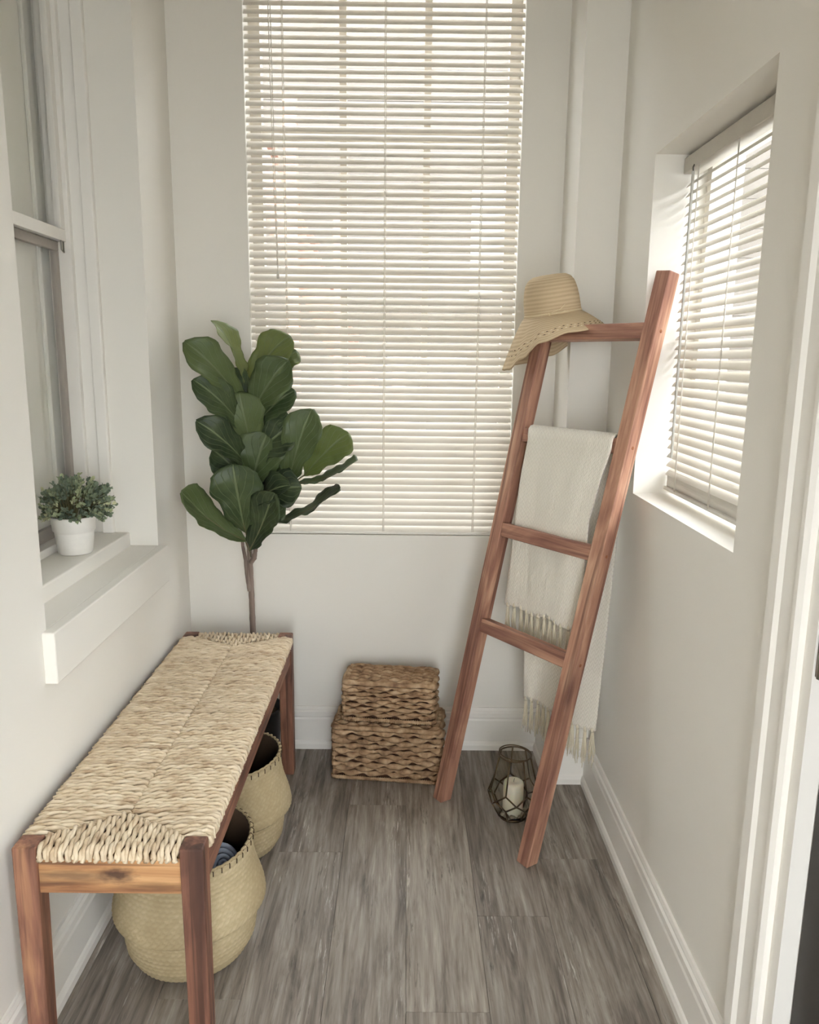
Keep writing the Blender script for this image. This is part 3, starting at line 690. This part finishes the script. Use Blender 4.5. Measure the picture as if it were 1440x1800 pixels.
# ------------------------------------------------------------------ ladder
FL, FR, SL = Vector((.1249, 2.2401, 0)), Vector((.3442, 1.9250, 0)), Vector((.1863, .0405, 1))
wd = (FR-FL).normalized(); RD = SL.normalized(); nb = RD.cross(wd).normalized(); rx = nb.cross(RD).normalized(); rz_ = wd.cross(nb).normalized()    # width, rail and depth directions
LTOP = 1.566
lad = thing('blanket_ladder', 'reddish stained wooden blanket ladder leaning into the right corner', 'ladder', tuple((FL+FR)/2))
def oriented(name, m, parent, c, ax, ay, az, sx, sy, sz, bevel):
    me = MB().box(-sx/2, sx/2, -sy/2, sy/2, -sz/2, sz/2).mesh(name)
    o = place(name, me, m, c, parent, bevel, 2)
    M = Matrix((Vector(ax), Vector(ay), Vector(az))).transposed(); o.rotation_euler = M.to_euler(); return o
RAILW, RAILD = .042, .040
for Fp in (FL, FR):
    a = Fp; c = Fp+SL*LTOP; Ln = (c-a).length
    me = MB(); hw_, hd = RAILW/2, RAILD/2
    # foot cut level with the floor
    def foot(u, v_):
        p = rx*u+nb*v_; return p-RD*(p.z/RD.z)
    A = [Fp+foot(u, v_) for u, v_ in ((-hw_, -hd), (hw_, -hd), (hw_, hd), (-hw_, hd))]; B = [c+rx*u+nb*v_ for u, v_ in ((-hw_, -hd), (hw_, -hd), (hw_, hd), (-hw_, hd))]
    ctr = (a+c)/2; M = Matrix((rx, nb, RD)).transposed(); Mi = M.inverted()
    me.add([Mi @ (p-ctr) for p in A+B], [(0, 3, 2, 1), (4, 5, 6, 7), (0, 1, 5, 4), (1, 2, 6, 5), (2, 3, 7, 6), (3, 0, 4, 7)])
    mesh = me.mesh('rail')
    bm = bmesh.new(); bm.from_mesh(mesh); bmesh.ops.recalc_face_normals(bm, faces=bm.faces); bm.to_mesh(mesh); bm.free()
    o = place('rail', mesh, LAD_Z, ctr, lad, .003, 3); o.rotation_euler = M.to_euler()
RUNGZ = (.5695, .860, 1.1378, 1.4242)
for rz in RUNGZ:
    p, q = FL+SL*rz, FR+SL*rz
    oriented('rung', LAD_X, lad, (p+q)/2, wd, nb, rz_, (q-p).length-RAILW+.002, .034, .040, .0025)
for Fp, sg in ((FR, 1),):
    for rz in RUNGZ:
        p = Fp+SL*rz+wd*(RAILW/2*sg)
        M = Matrix((nb, rz_, wd)).transposed() if nb.cross(rz_).dot(wd) > 0 else Matrix((rz_, nb, wd)).transposed(); me = MB().lathe([(0, -.001), (.0045, -.001), (.0045, .0004), (.003, .0008), (0, .0005)], 12).mesh('screw_plug', True)
        o = place('screw_plug', me, m_flat('plug_wood', C(150, 96, 66), .5) if rz == RUNGZ[0] else bpy.data.materials['plug_wood'], p, lad); o.rotation_euler = M.to_euler()

# ------------------------------------------------------------------ throw over the second rung
t = NT('cream_throw'); tc = t.n('ShaderNodeUVMap'); mp = t.n('ShaderNodeMapping'); mp.inputs['Scale'].default_value = (46, 150, 1); t.l(tc.outputs[0], mp.inputs[0])
sx_ = t.n('ShaderNodeSeparateXYZ'); t.l(mp.outputs[0], sx_.inputs[0])
tri = t.n('ShaderNodeMath', operation='PINGPONG', i_1=1.0); t.l(sx_.outputs[0], tri.inputs[0])
ad = t.n('ShaderNodeMath', operation='MULTIPLY_ADD', i_1=2.2); t.l(tri.outputs[0], ad.inputs[0]); t.l(sx_.outputs[1], ad.inputs[2])
sn = t.n('ShaderNodeMath', operation='PINGPONG', i_1=1.0); t.l(ad.outputs[0], sn.inputs[0])
v = t.coords(rnd=False); nf = t.noise(v, 420, 3, .7); hs = t.n('ShaderNodeMath', operation='ADD'); t.l(sn.outputs[0], hs.inputs[0]); t.l(nf, hs.inputs[1])
t.base(t.mix(hs.outputs[0], C(206, 198, 182), C(236, 230, 216))); t.bump(hs.outputs[0], .5, .0016); THROW = t.fin(.95, .08, **{'Sheen Weight': .3})
FRINGE = m_flat('cream_fringe', C(226, 216, 192), .9, .1)
thw = thing('throw_blanket', 'cream woven throw with knotted fringe hung over the second ladder rung', 'blanket', tuple(FL+SL*1.1378+wd*.19))
n_out = Vector((wd.y, -wd.x, 0)); 
if n_out.y > 0: n_out = -n_out
RZ = 1.1378; zf, zbk = .630, .322
NVT = 70
def throw_pt(u, v):
    # v: 0 front hem .. 1 back hem ; u across the rung
    Lf, Lb, Lo = RZ-zf, RZ-zbk, .075; tot = Lf+Lb+Lo; s = v*tot
    if s < Lf: kind, d, zz = 'f', .029, zf+s
    elif s < Lf+Lo:
        a = (s-Lf)/Lo; th_ = PI*a; d = .029*math.cos(th_); zz = RZ+.006+.024*math.sin(th_); kind = 'o'
    else: kind, d, zz = 'b', -.029, RZ-(s-Lf-Lo)
    drop = max(0, RZ-zz)
    if kind == 'b': u0, u1 = .028+.004*math.sin(zz*9), .348-.040*min(1, drop/.8)
    else: u0, u1 = .062-.060*min(1, drop/.5), .362-.058*min(1, drop/.2)-.012*min(1, drop/.5)
    if kind == 'o':
        a = (s-Lf)/Lo; u0 = .062*(1-a)+.028*a; u1 = .362*(1-a)+.348*a
    uu = u0+(u1-u0)*u
    fold = (.0035*math.sin(u*9+zz*2)+.003*math.sin(u*17+1))*min(1, drop/.15)
    if kind == 'b': fold *= 1.6
    d += fold + (.006*min(1, drop/.1) if kind == 'f' else -.006*min(1, drop/.1) if kind == 'b' else 0)
    p = FL+SL*RZ; base = Vector((p.x, p.y, 0))+Vector((wd.x, wd.y, 0))*uu+n_out*d
    hem = .004*math.sin(u*13)*(1 if v < .02 or v > .98 else 0)
    return Vector((base.x, base.y, zz+hem))
m = MB().grid(throw_pt, 36, 120)
o = m.build('cloth', THROW, thw, smooth=True, fix=False)
uvl = o.data.uv_layers.new(name='UVMap')
for poly in o.data.polygons:
    for li in poly.loop_indices:
        vi = o.data.loops[li].vertex_index; uvl.data[li].uv = ((vi % 37)/36*.33*3, (vi//37)/120*1.4)
s_ = o.modifiers.new('thick', 'SOLIDIFY'); s_.thickness = .006; s_.offset = 0
def tassel(p, ln, seed):
    rn = random.Random(seed); m = MB()
    m.tube([p+Vector((0, 0, .010)), p+Vector((0, 0, .002)), p+Vector((0, 0, -.006))], [.003, .0058, .0045], 7)
    for k in range(9):
        a = 2*PI*k/9; q = Vector((math.cos(a), math.sin(a), 0)); sp_ = rn.uniform(.003, .010); l2 = ln*rn.uniform(.78, 1.08)
        pts = [p+q*.002, p+q*sp_*.5+Vector((0, 0, -l2*.35)), p+q*sp_*.8+Vector((rn.uniform(-.002, .002), rn.uniform(-.002, .002), -l2*.7)), p+q*sp_+Vector((rn.uniform(-.004, .004), rn.uniform(-.004, .004), -l2))]
        m.tube(pts, [.0021, .0020, .0017, .0009], 5)
    m.build('tassel', FRINGE, thw, smooth=True)
for i in range(12): tassel(throw_pt((i+.5)/12, 0), .090, i)
for i in range(13): tassel(throw_pt((i+.5)/13, 1), .105, 50+i)

# ------------------------------------------------------------------ straw hat on the left upright
t = NT('straw'); tc = t.n('ShaderNodeUVMap'); sx_ = t.n('ShaderNodeSeparateXYZ'); t.l(tc.outputs[0], sx_.inputs[0])
ml = t.n('ShaderNodeMath', operation='MULTIPLY', i_1=62.0); t.l(sx_.outputs[1], ml.inputs[0]); pg = t.n('ShaderNodeMath', operation='PINGPONG', i_1=1.0); t.l(ml.outputs[0], pg.inputs[0])
v = t.coords(rnd=False); n_ = t.noise(v, 300, 3, .7); ad = t.n('ShaderNodeMath', operation='ADD'); t.l(pg.outputs[0], ad.inputs[0]); t.l(n_, ad.inputs[1])
t.base(t.mix(pg.outputs[0], C(188, 166, 134), C(208, 187, 154))); t.bump(ad.outputs[0], .5, .0015); STRAW = t.fin(.8, .15)
HC = Vector((.413, 2.288, 1.480))      # centre of the head opening
hat = thing('straw_hat', 'floppy straw sun hat with patterned brim hung on the left ladder upright', 'hat', tuple(HC))
HA = Vector((-.16, -.05, 1)).normalized(); hx = Vector((1, 0, .16)); hx = (hx-HA*hx.dot(HA)).normalized(); hy = HA.cross(hx)
HP = [(0, .106), (.025, .106), (.045, .104), (.058, .097), (.067, .084), (.0725, .064), (.076, .040), (.077, .018), (.0775, .004), (.081, -.004)]
BRIM = [(0, .066, -.046), (40, .050, -.075), (80, .034, -.118), (120, .034, -.132), (160, .050, -.135), (190, .060, -.142), (214, .076, -.140), (232, .088, -.112), (250, .093, -.072), (275, .088, -.050), (320, .080, -.042), (360, .066, -.046)]
def brim(deg):
    for (a, o1, z1), (c, o2, z2) in zip(BRIM[:-1], BRIM[1:]):
        if deg <= c: f = (deg-a)/(c-a); f = f*f*(3-2*f); return o1+(o2-o1)*f, z1+(z2-z1)*f
def hat_pt(u, v):
    a = 2*PI*u
    if v <= .6:
        s = v/.6*(len(HP)-1); i = min(int(s), len(HP)-2); f = s-i; r = HP[i][0]*(1-f)+HP[i+1][0]*f; z = HP[i][1]*(1-f)+HP[i+1][1]*f
        return HC+hx*r*math.cos(a)+hy*r*math.sin(a)+HA*z
    f = (v-.6)/.4; out, dz = brim(math.degrees(a) % 360)
    p = HC+hx*.081*math.cos(a)+hy*.081*math.sin(a)-HA*.004
    return p+Vector((math.cos(a), math.sin(a), 0))*out*f**.9+Vector((0, 0, dz*f**1.15))
m = MB().grid(hat_pt, 96, 44, wrap=True); o = m.build('hat_body', STRAW, hat, smooth=True, fix=False)
uvl = o.data.uv_layers.new(name='UVMap')
for poly in o.data.polygons:
    for li in poly.loop_indices:
        vi = o.data.loops[li].vertex_index; uvl.data[li].uv = ((vi % 96)/96, (vi//96)/44)
s_ = o.modifiers.new('thick', 'SOLIDIFY'); s_.thickness = .0022; s_.offset = -1
TWINE = m_flat('pale_twine', C(222, 204, 168), .8)
pts = [hat_pt(i/80, .535)+(hat_pt(i/80, .535)-HC-HA*.02).normalized()*.0022 for i in range(80)]
MB().ring(pts, .0020, 6).build('cord_band', TWINE, hat, smooth=True)
kn = hat_pt(.70, .535); on = (kn-HC-HA*.02).normalized(); kp = kn+on*.004
rt = HA.cross(on).normalized()
bw = MB(); bw.lathe([(0, -.004), (.0035, -.002), (.0038, .001), (0, .004)], 8, kp)
bw.tube([kp, kp+rt*.016+HA*.006+on*.002, kp+rt*.032+HA*.009+on*.001, kp+rt*.046+HA*.020-on*.006], .0013, 5)
bw.tube([kp, kp+rt*.014-HA*.001+on*.003, kp+rt*.030+HA*.000+on*.001, kp+rt*.044+HA*.002-on*.005], .0013, 5)
bw.tube([kp, kp+rt*.006-HA*.010+on*.004, kp+rt*.018-HA*.016+on*.006], .0013, 5)
bw.build('cord_bow', TWINE, hat, smooth=True)
dk = MB(); pl = MB()
for i in range(84):
    for row, vv in enumerate((.865, .905)):
        u0 = (i+(.5 if row else 0))/84; p0, p1 = hat_pt(u0, vv), hat_pt(u0+.0075, vv); nn = (hat_pt(u0, vv)-hat_pt(u0, vv-.02)).cross(p1-p0).normalized()
        if nn.dot(HA) < 0: nn = -nn
        (dk if (i+row) % 2 else pl).tube([p0+nn*.001, (p0+p1)/2+nn*.0022, p1+nn*.001], .0013, 5)
tag(dk.build('dark_brim_stitches', m_flat('dark_raffia', C(84, 66, 50), .8), hat, smooth=True), kind='stuff')
tag(pl.build('pale_brim_stitches', m_flat('pale_raffia', C(232, 218, 190), .8), hat, smooth=True), kind='stuff')

# ------------------------------------------------------------------ lantern with candle
LC = Vector((.334, 2.150, 0)); NL = 7
lan = thing('lantern', 'geometric bronze and glass lantern on the floor between the ladder feet', 'lantern', tuple(LC))
BRZ = m_flat('aged_bronze', C(92, 76, 54), .4, .5, Metallic=.7)
def LP(r, z, k): a = 2*PI*k/NL-PI/2+PI/NL; return LC+Vector((r*math.cos(a), r*math.sin(a), z))
ZT, ZA, ZBm, ZD = .200, .098, .072, .048
top = [LP(.046, ZT, k) for k in range(NL)]; Aa = [LP(.071, ZA, k) for k in range(NL)]; Bb = [LP(.075, ZBm, k+.5) for k in range(NL)]; Cc = [LP(.066, ZD, k) for k in range(NL)]; bt_ = [LP(.042, .004, k) for k in range(NL)]
bars = MB(); br = .0026
for k in range(NL):
    k2 = (k+1) % NL
    for a, c in ((top[k], Aa[k]), (Aa[k], Bb[k]), (Aa[k2], Bb[k]), (Bb[k], Cc[k]), (Bb[k], Cc[k2]), (Cc[k], bt_[k]), (bt_[k], bt_[k2])):
        MB().tube([a, c], br, 5).build('bar', BRZ, lan, smooth=True)
    for tri in ((top[k], top[k2], Aa[k2], Bb[k], Aa[k]), (Aa[k], Bb[k], Cc[k], Bb[k-1]), (Bb[k], Cc[k2], bt_[k2], bt_[k], Cc[k])):
        cen = sum(tri, Vector())/len(tri); nrm = (cen-LC-Vector((0, 0, .08))).normalized()*.0006
        q = MB(); q.extrude([[p-nrm for p in tri], [p+nrm for p in tri]], 0, 0); q.build('pane', LGLASS, lan)
MB().ring([LC+Vector((.047*math.cos(2*PI*i/40), .047*math.sin(2*PI*i/40), ZT)) for i in range(40)], .0024, 6).build('top_ring', BRZ, lan, smooth=True)
MB().ring([LC+Vector((.048*math.cos(2*PI*i/40)+.002, .048*math.sin(2*PI*i/40), ZT+.005-.004*math.cos(2*PI*i/40))) for i in range(40)], .0018, 6).build('swing_handle', BRZ, lan, smooth=True)
MB().lathe([(0, .0008), (.042, .0008), (.043, .004), (0, .004)], NL*3, LC).build('base_plate', BRZ, lan)
peb = MB(); rn = random.Random(3)
for i in range(60):
    a = rn.uniform(0, 2*PI); r = rn.uniform(.020, .038); c = LC+Vector((r*math.cos(a), r*math.sin(a), .008+rn.uniform(0, .010))); s_ = rn.uniform(.005, .009)
    peb.lathe([(0, -s_*.7), (s_*.8, -s_*.35), (s_, .1*s_), (s_*.6, s_*.6), (0, s_*.7)], 6, c)
tag(peb.build('pebbles', m_flat('pale_pebble', C(160, 150, 132), .7), smooth=True), 'small pale pebbles around the candle inside the lantern', 'pebbles', kind='stuff')
cd_ = thing('candle', 'ivory pillar candle standing inside the bronze lantern', 'candle', tuple(LC+Vector((0, 0, .004))))
MB().lathe([(0, .0045), (.0295, .0045), (.0305, .008), (.0305, .104), (.029, .110), (.024, .114), (.012, .112), (0, .110)], 36, LC).build('wax', m_flat('ivory_wax', C(238, 230, 212), .5, .3, **{'Subsurface Weight': .2}), cd_, smooth=True)
MB().tube([LC+Vector((0, 0, .109)), LC+Vector((.001, 0, .118)), LC+Vector((.003, 0, .122))], .0008, 5).build('wick', m_flat('burnt_wick', C(50, 44, 40), .9), cd_, smooth=True)

# ------------------------------------------------------------------ fiddle leaf fig
t = NT('fig_leaf'); tc = t.n('ShaderNodeUVMap'); sp3 = t.n('ShaderNodeSeparateXYZ'); t.l(tc.outputs[0], sp3.inputs[0])
ab = t.n('ShaderNodeMath', operation='ABSOLUTE'); t.l(sp3.outputs[0], ab.inputs[0])
mul = t.n('ShaderNodeMath', operation='MULTIPLY', i_1=-.75); t.l(ab.outputs[0], mul.inputs[0]); sm = t.n('ShaderNodeMath', operation='ADD'); t.l(mul.outputs[0], sm.inputs[0]); t.l(sp3.outputs[1], sm.inputs[1])
m6 = t.n('ShaderNodeMath', operation='MULTIPLY', i_1=4.2); t.l(sm.outputs[0], m6.inputs[0]); pp_ = t.n('ShaderNodeMath', operation='PINGPONG', i_1=.5); t.l(m6.outputs[0], pp_.inputs[0])
vein = t.ramp(pp_.outputs[0], [(0, (.8, .8, .8, 1)), (.03, (.4, .4, .4, 1)), (.09, (0, 0, 0, 1))]); mid = t.ramp(ab.outputs[0], [(0, (1, 1, 1, 1)), (.03, (1, 1, 1, 1)), (.07, (0, 0, 0, 1))])
vm = t.mix(1.0, vein, mid, 'LIGHTEN')
oi = t.n('ShaderNodeObjectInfo'); lc = t.ramp(oi.outputs['Random'], [(0, C(54, 68, 48)), (.5, C(76, 94, 62)), (1, C(112, 128, 80))])
v = t.coords(); n_ = t.noise(v, 14, 3); lc2 = t.mix(t.ramp(n_, [(.4, (0, 0, 0, 1)), (.75, (.5, .5, .5, 1))]), lc, C(120, 136, 92))
t.base(t.mix(vm, lc2, C(134, 148, 106))); 
inv = t.n('ShaderNodeMath', operation='SUBTRACT', i_0=1.0); t.l(vm, inv.inputs[1]); t.bump(inv.outputs[0], .5, .003); t.fin(.38, .45)
tr = t.n('ShaderNodeBsdfTranslucent'); t.l(lc2, tr.inputs[0]); mx = t.n('ShaderNodeMixShader', i_0=.36); t.l(t.b.outputs[0], mx.inputs[1]); t.l(tr.outputs[0], mx.inputs[2]); t.l(mx.outputs[0], t.out.inputs[0]); LEAF = t.m
BACKLIT = LEAF.copy(); BACKLIT.name = 'fig_leaf_backlit'  # lighter yellow-green copy: backlit look put into the leaf colour
for n_ in BACKLIT.node_tree.nodes:
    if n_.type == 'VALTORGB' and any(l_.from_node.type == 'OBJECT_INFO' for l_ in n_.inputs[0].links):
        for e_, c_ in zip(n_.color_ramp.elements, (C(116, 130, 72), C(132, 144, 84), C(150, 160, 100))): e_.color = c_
BARK = m_wood('fig_bark', [(.3, C(96, 82, 74)), (.5, C(132, 116, 106)), (.7, C(160, 146, 136))], 2, .85, False)
FT = Vector((-.497, 2.462, 0))
fig = thing('fiddle_leaf_fig', 'tall artificial fiddle leaf fig with dark green leaves behind the bench', 'plant', tuple(FT))
MB().lathe([(0, .002), (.070, .002), (.074, .006), (.090, .190), (.092, .200), (.085, .200), (.083, .170), (0, .168)], 40, FT).build('planter', m_flat('black_planter', C(48, 46, 44), .5), fig, smooth=True)
MB().lathe([(.0, .172), (.05, .176), (.082, .171)], 24, FT, closed=True).build('potting_moss', m_flat('dark_moss', C(70, 60, 46), .95), fig, smooth=True)
def ringed(path, r0, r1, name, n=60):
    P = [Vector(p) for p in path]; m = MB(); pts = []; rad = []
    for i in range(n+1):
        f = i/n*(len(P)-1); k_ = min(int(f), len(P)-2); g_ = f-k_; pts.append(P[k_].lerp(P[k_+1], g_)); rad.append((r0+(r1-r0)*i/n)*(1+.05*math.sin(i*2.4)+.03*math.sin(i*1.1)))
    m.tube(pts, rad, 10); return m.build(name, BARK, fig, smooth=True)
ringed([FT+Vector((0, 0, .168)), (-.497, 2.462, .45), (-.499, 2.460, .68), (-.500, 2.455, .80), (-.492, 2.452, 1.0), (-.488, 2.450, 1.20), (-.492, 2.446, 1.28)], .0105, .0055, 'trunk', 90)
ringed([(-.502, 2.457, .605), (-.508, 2.452, .655), (-.511, 2.446, .710), (-.517, 2.436, .760), (-.513, 2.412, .80)], .0085, .004, 'branch', 20)
ringed([(-.497, 2.456, .70), (-.484, 2.450, .715), (-.478, 2.444, .745), (-.472, 2.44, .80), (-.44, 2.44, .90), (-.38, 2.43, .99)], .0085, .004, 'branch', 30)
ringed([(-.44, 2.44, .90), (-.41, 2.43, .90), (-.385, 2.42, .875)], .004, .003, 'branch', 12)
ringed([(-.492, 2.452, 1.0), (-.47, 2.45, 1.08), (-.44, 2.452, 1.20), (-.43, 2.46, 1.29)], .005, .0035, 'branch', 16)
# base xyz, tip xyz, width, facing normal hint, arch, fold
CAMN = (.15, -1, .25)
FIGL = [
 (-0.497,2.440,1.255, -0.578,2.400,1.458, .075, (.9,-.35,.3), .02, .5),
 (-0.498,2.420,1.207, -0.628,2.280,1.392, .100, (.35,-1,.5), .025, .35),
 (-0.496,2.460,1.263, -0.364,2.480,1.420, .105, (-.2,-1,.25), .015, .3),
 (-0.452,2.475,1.265, -0.345,2.500,1.374, .085, (-.2,-1,.3), .015, .3),
 (-0.488,2.420,1.150, -0.354,2.360,1.343, .118, (-.1,-1,.35), .02, .25),
 (-0.499,2.420,1.130, -0.611,2.290,1.285, .095, (.35,-1,.5), .025, .4),
 (-0.465,2.420,1.140, -0.340,2.390,1.255, .088, (-.15,-1,.45), .015, .3),
 (-0.494,2.420,1.020, -0.606,2.290,1.166, .095, (.35,-1,.5), .025, .4),
 (-0.478,2.430,1.030, -0.349,2.390,1.149, .125, (-.1,-1,.4), .02, .25),
 (-0.487,2.430,.924, -0.424,2.390,1.125, .135, (0,-1,.3), .02, .2),
 (-0.482,2.430,.915, -0.322,2.370,.965, .115, (-.05,-1,.5), .02, .25),
 (-0.364,2.420,.965, -0.284,2.350,1.199, .108, (-.1,-1,.2), .02, .3),
 (-0.320,2.450,.985, -0.181,2.450,1.123, .108, (-.3,-1,.2), .015, .2),
 (-0.344,2.420,.965, -0.149,2.330,1.058, .090, (-.15,-.30,1), -.02, .2),
 (-0.412,2.420,.840, -0.200,2.310,.976, .085, (-.25,-.42,1), -.02, .25),
 (-0.497,2.390,.815, -0.513,2.310,1.035, .140, (.1,-1,.2), .012, .15),
 (-0.493,2.390,.785, -0.643,2.240,.968, .100, (.45,-.75,.75), -.03, .45),
 (-0.487,2.390,.755, -0.393,2.290,.954, .104, (-.25,-1,.35), -.012, .35),
 (-0.482,2.410,.880, -0.353,2.330,.977, .100, (-.1,-.8,.8), .02, .3),
 (-0.500,2.440,.965, -0.588,2.390,1.071, .095, (.3,-1,.3), .02, .3),
 (-0.350,2.430,1.020, -0.353,2.390,1.180, .070, (1,-.35,.1), .01, .3),
 (-0.484,2.450,1.160, -0.557,2.430,1.312, .100, (.3,-1,.2), .02, .3),
 (-0.476,2.440,1.050, -0.500,2.370,1.246, .115, (.1,-1,.3), .02, .25),
 (-0.445,2.455,.930, -0.365,2.430,1.075, .120, (-.1,-1,.2), .02, .25),
 (-0.470,2.450,.830, -0.388,2.420,.915, .105, (-.1,-1,.4), .015, .25),
 (-0.465,2.445,1.100, -0.395,2.42,1.225, .110, (0,-1,.25), .02, .25),
 (-0.430,2.450,1.030, -0.340,2.43,1.07, .110, (-.1,-1,.3), .02, .25),
 (-0.495,2.440,1.080, -0.575,2.40,1.15, .090, (.3,-1,.3), .02, .3)]
LW = [(0, .02), (.05, .16), (.13, .40), (.25, .58), (.38, .62), (.52, .78), (.68, .97), (.78, 1.0), (.88, .88), (.95, .60), (1, .10)]
def lw(t_):
    for (a, p), (c, q) in zip(LW[:-1], LW[1:]):
        if t_ <= c: f = (t_-a)/(c-a); f = f*f*(3-2*f)*.5+f*.5; return p+(q-p)*f
    return .1
for i, (bx, by, bz, tx, ty, tz, wid, nh, arch, fold) in enumerate(FIGL):
    rn = random.Random(i*13+5)
    B, Tp = Vector((bx, by, bz)), Vector((tx, ty, tz)); ax = (Tp-B); Ln = ax.length; ax.normalize()
    nv_ = Vector(nh); nv_ = (nv_-ax*nv_.dot(ax)).normalized(); sd = nv_.cross(ax).normalized()
    p1, p2, am = rn.uniform(0, 6), rn.uniform(0, 6), rn.uniform(.003, .006)
    def fn(u, v):
        x = (u-.5)*2; t_ = v; hwid = wid*.57*lw(t_)
        z = -arch*4*(t_-.5)**2+arch + abs(x)**1.3*hwid*fold*.8 + am*math.sin(t_*15+p1+(2 if x > 0 else 0))*abs(x)**2 + .002*math.sin(t_*40+abs(x)*3)*abs(x)
        z -= .028*max(0, t_-.78)**1.5*6*.5
        lat = x*hwid*(1+.06*math.sin(t_*20+p2))
        return B+ax*Ln*t_+sd*lat+nv_*z
    m = MB().grid(fn, 10, 26); o = m.build('leaf', BACKLIT if i in (0, 2, 3, 12) else LEAF, fig, smooth=True, fix=False)
    uvl = o.data.uv_layers.new(name='UVMap')
    for poly in o.data.polygons:
        for li in poly.loop_indices:
            vi = o.data.loops[li].vertex_index; uvl.data[li].uv = ((vi % 11)/10*2-1, (vi//11)/26)
    s_ = o.modifiers.new('thick', 'SOLIDIFY'); s_.thickness = .0008; s_.offset = 0
    # petiole running back to the nearest stem
    stem = Vector((-.495, 2.452, max(.72, bz-.05))) if bx < -.42 else Vector((-.40, 2.432, .95)) if bz > .9 else Vector((-.44, 2.44, .86))
    base0 = fn(.5, .02)
    pt = MB().tube([stem, stem.lerp(base0, .5)+Vector((0, 0, -.008)), base0, fn(.5, .25)-nv_*.001, fn(.5, .6)-nv_*.0008], [.0024, .0022, .0022, .0016, .0008], 6)
    pt.build('petiole', m_flat('petiole_green', C(112, 108, 76), .6) if i == 0 else bpy.data.materials['petiole_green'], o, smooth=True)

# ------------------------------------------------------------------ small potted greenery on the sill
PC = Vector((-.866, 2.010, .8405))
pp = thing('potted_greenery', 'small bushy faux greenery in a white pot on the left window sill', 'plant', tuple(PC))
MB().lathe([(0, .0), (.040, .0), (.043, .003), (.049, .056), (.0495, .060), (.0535, .062), (.056, .096), (.0565, .099), (.052, .099), (.049, .085), (0, .083)], 48, PC).build('pot', m_flat('white_ceramic', C(238, 234, 226), .35, .4), pp, smooth=True)
t = NT('small_leaf'); at = t.n('ShaderNodeAttribute', attribute_name='tone'); t.base(t.ramp(at.outputs['Fac'], [(0, C(96, 110, 98)), (.4, C(132, 147, 122)), (.75, C(180, 188, 146)), (1, C(222, 222, 180))])); t.fin(.6, .25)
tr = t.n('ShaderNodeBsdfTranslucent'); tr.inputs[0].default_value = C(168, 178, 140); mx = t.n('ShaderNodeMixShader', i_0=.2); t.l(t.b.outputs[0], mx.inputs[1]); t.l(tr.outputs[0], mx.inputs[2]); t.l(mx.outputs[0], t.out.inputs[0]); SLEAF = t.m
rn = random.Random(4); fo = MB(); sm_ = MB(); tone = []
GC = PC+Vector((.008, -.002, .120))
for i in range(150):
    u, v = rn.random(), rn.random(); el = math.asin(-.42+1.42*v); az = 2*PI*u
    d = Vector((math.cos(el)*math.cos(az), math.cos(el)*math.sin(az), math.sin(el))); R_ = rn.uniform(.080, .104)
    if d.z < 0: R_ *= .92
    st_ = PC+Vector((d.x*.03, d.y*.03, .092)); en = GC+Vector((d.x*R_*1.0, d.y*R_, d.z*R_*.84))
    if en.x < -.925: en.x = -.925
    midp = st_.lerp(en, .55)+Vector((0, 0, .012)); sm_.tube([st_, midp, en], [.0012, .0010, .0006], 4)
    tn = rn.random()**1.5
    for k in range(7):
        f = .52+.08*k; p = (st_.lerp(midp, f/.55) if f < .55 else midp.lerp(en, (f-.55)/.45)) if k < 6 else en
        for s_ in (-1, 1):
            ld = Vector((rn.uniform(-1, 1), rn.uniform(-1, 1), rn.uniform(-.3, 1))); ld = (ld+d*.7).normalized(); sz = rn.uniform(.008, .0135); q = ld.cross(Vector((rn.uniform(-1, 1), rn.uniform(-1, 1), rn.uniform(-1, 1)))).normalized(); nn = ld.cross(q)
            V = [p, p+ld*sz*.45+q*sz*.42+nn*.0012, p+ld*sz*.85+q*sz*.30+nn*.001, p+ld*sz*1.05, p+ld*sz*.85-q*sz*.30+nn*.001, p+ld*sz*.45-q*sz*.42+nn*.0012, p+ld*sz*.5-nn*.0008]
            for w_ in V:
                if w_.x < -.930: w_.x = -.930
            fo.add(V, [(0, 1, 6), (1, 2, 6), (2, 3, 6), (3, 4, 6), (4, 5, 6), (5, 0, 6)])
            tt = min(1, max(0, tn+rn.uniform(-.15, .15))); tone += [tt]*7
sm_.build('stems', m_flat('sprig_stem', C(104, 100, 70), .8), pp)
o = fo.build('foliage', SLEAF, pp, fix=False); tag(o, kind='stuff'); at_ = o.data.attributes.new('tone', 'FLOAT', 'POINT'); at_.data.foreach_set('value', tone)
tag(next(c for c in pp.children if c.name.startswith('stems')), kind='stuff')
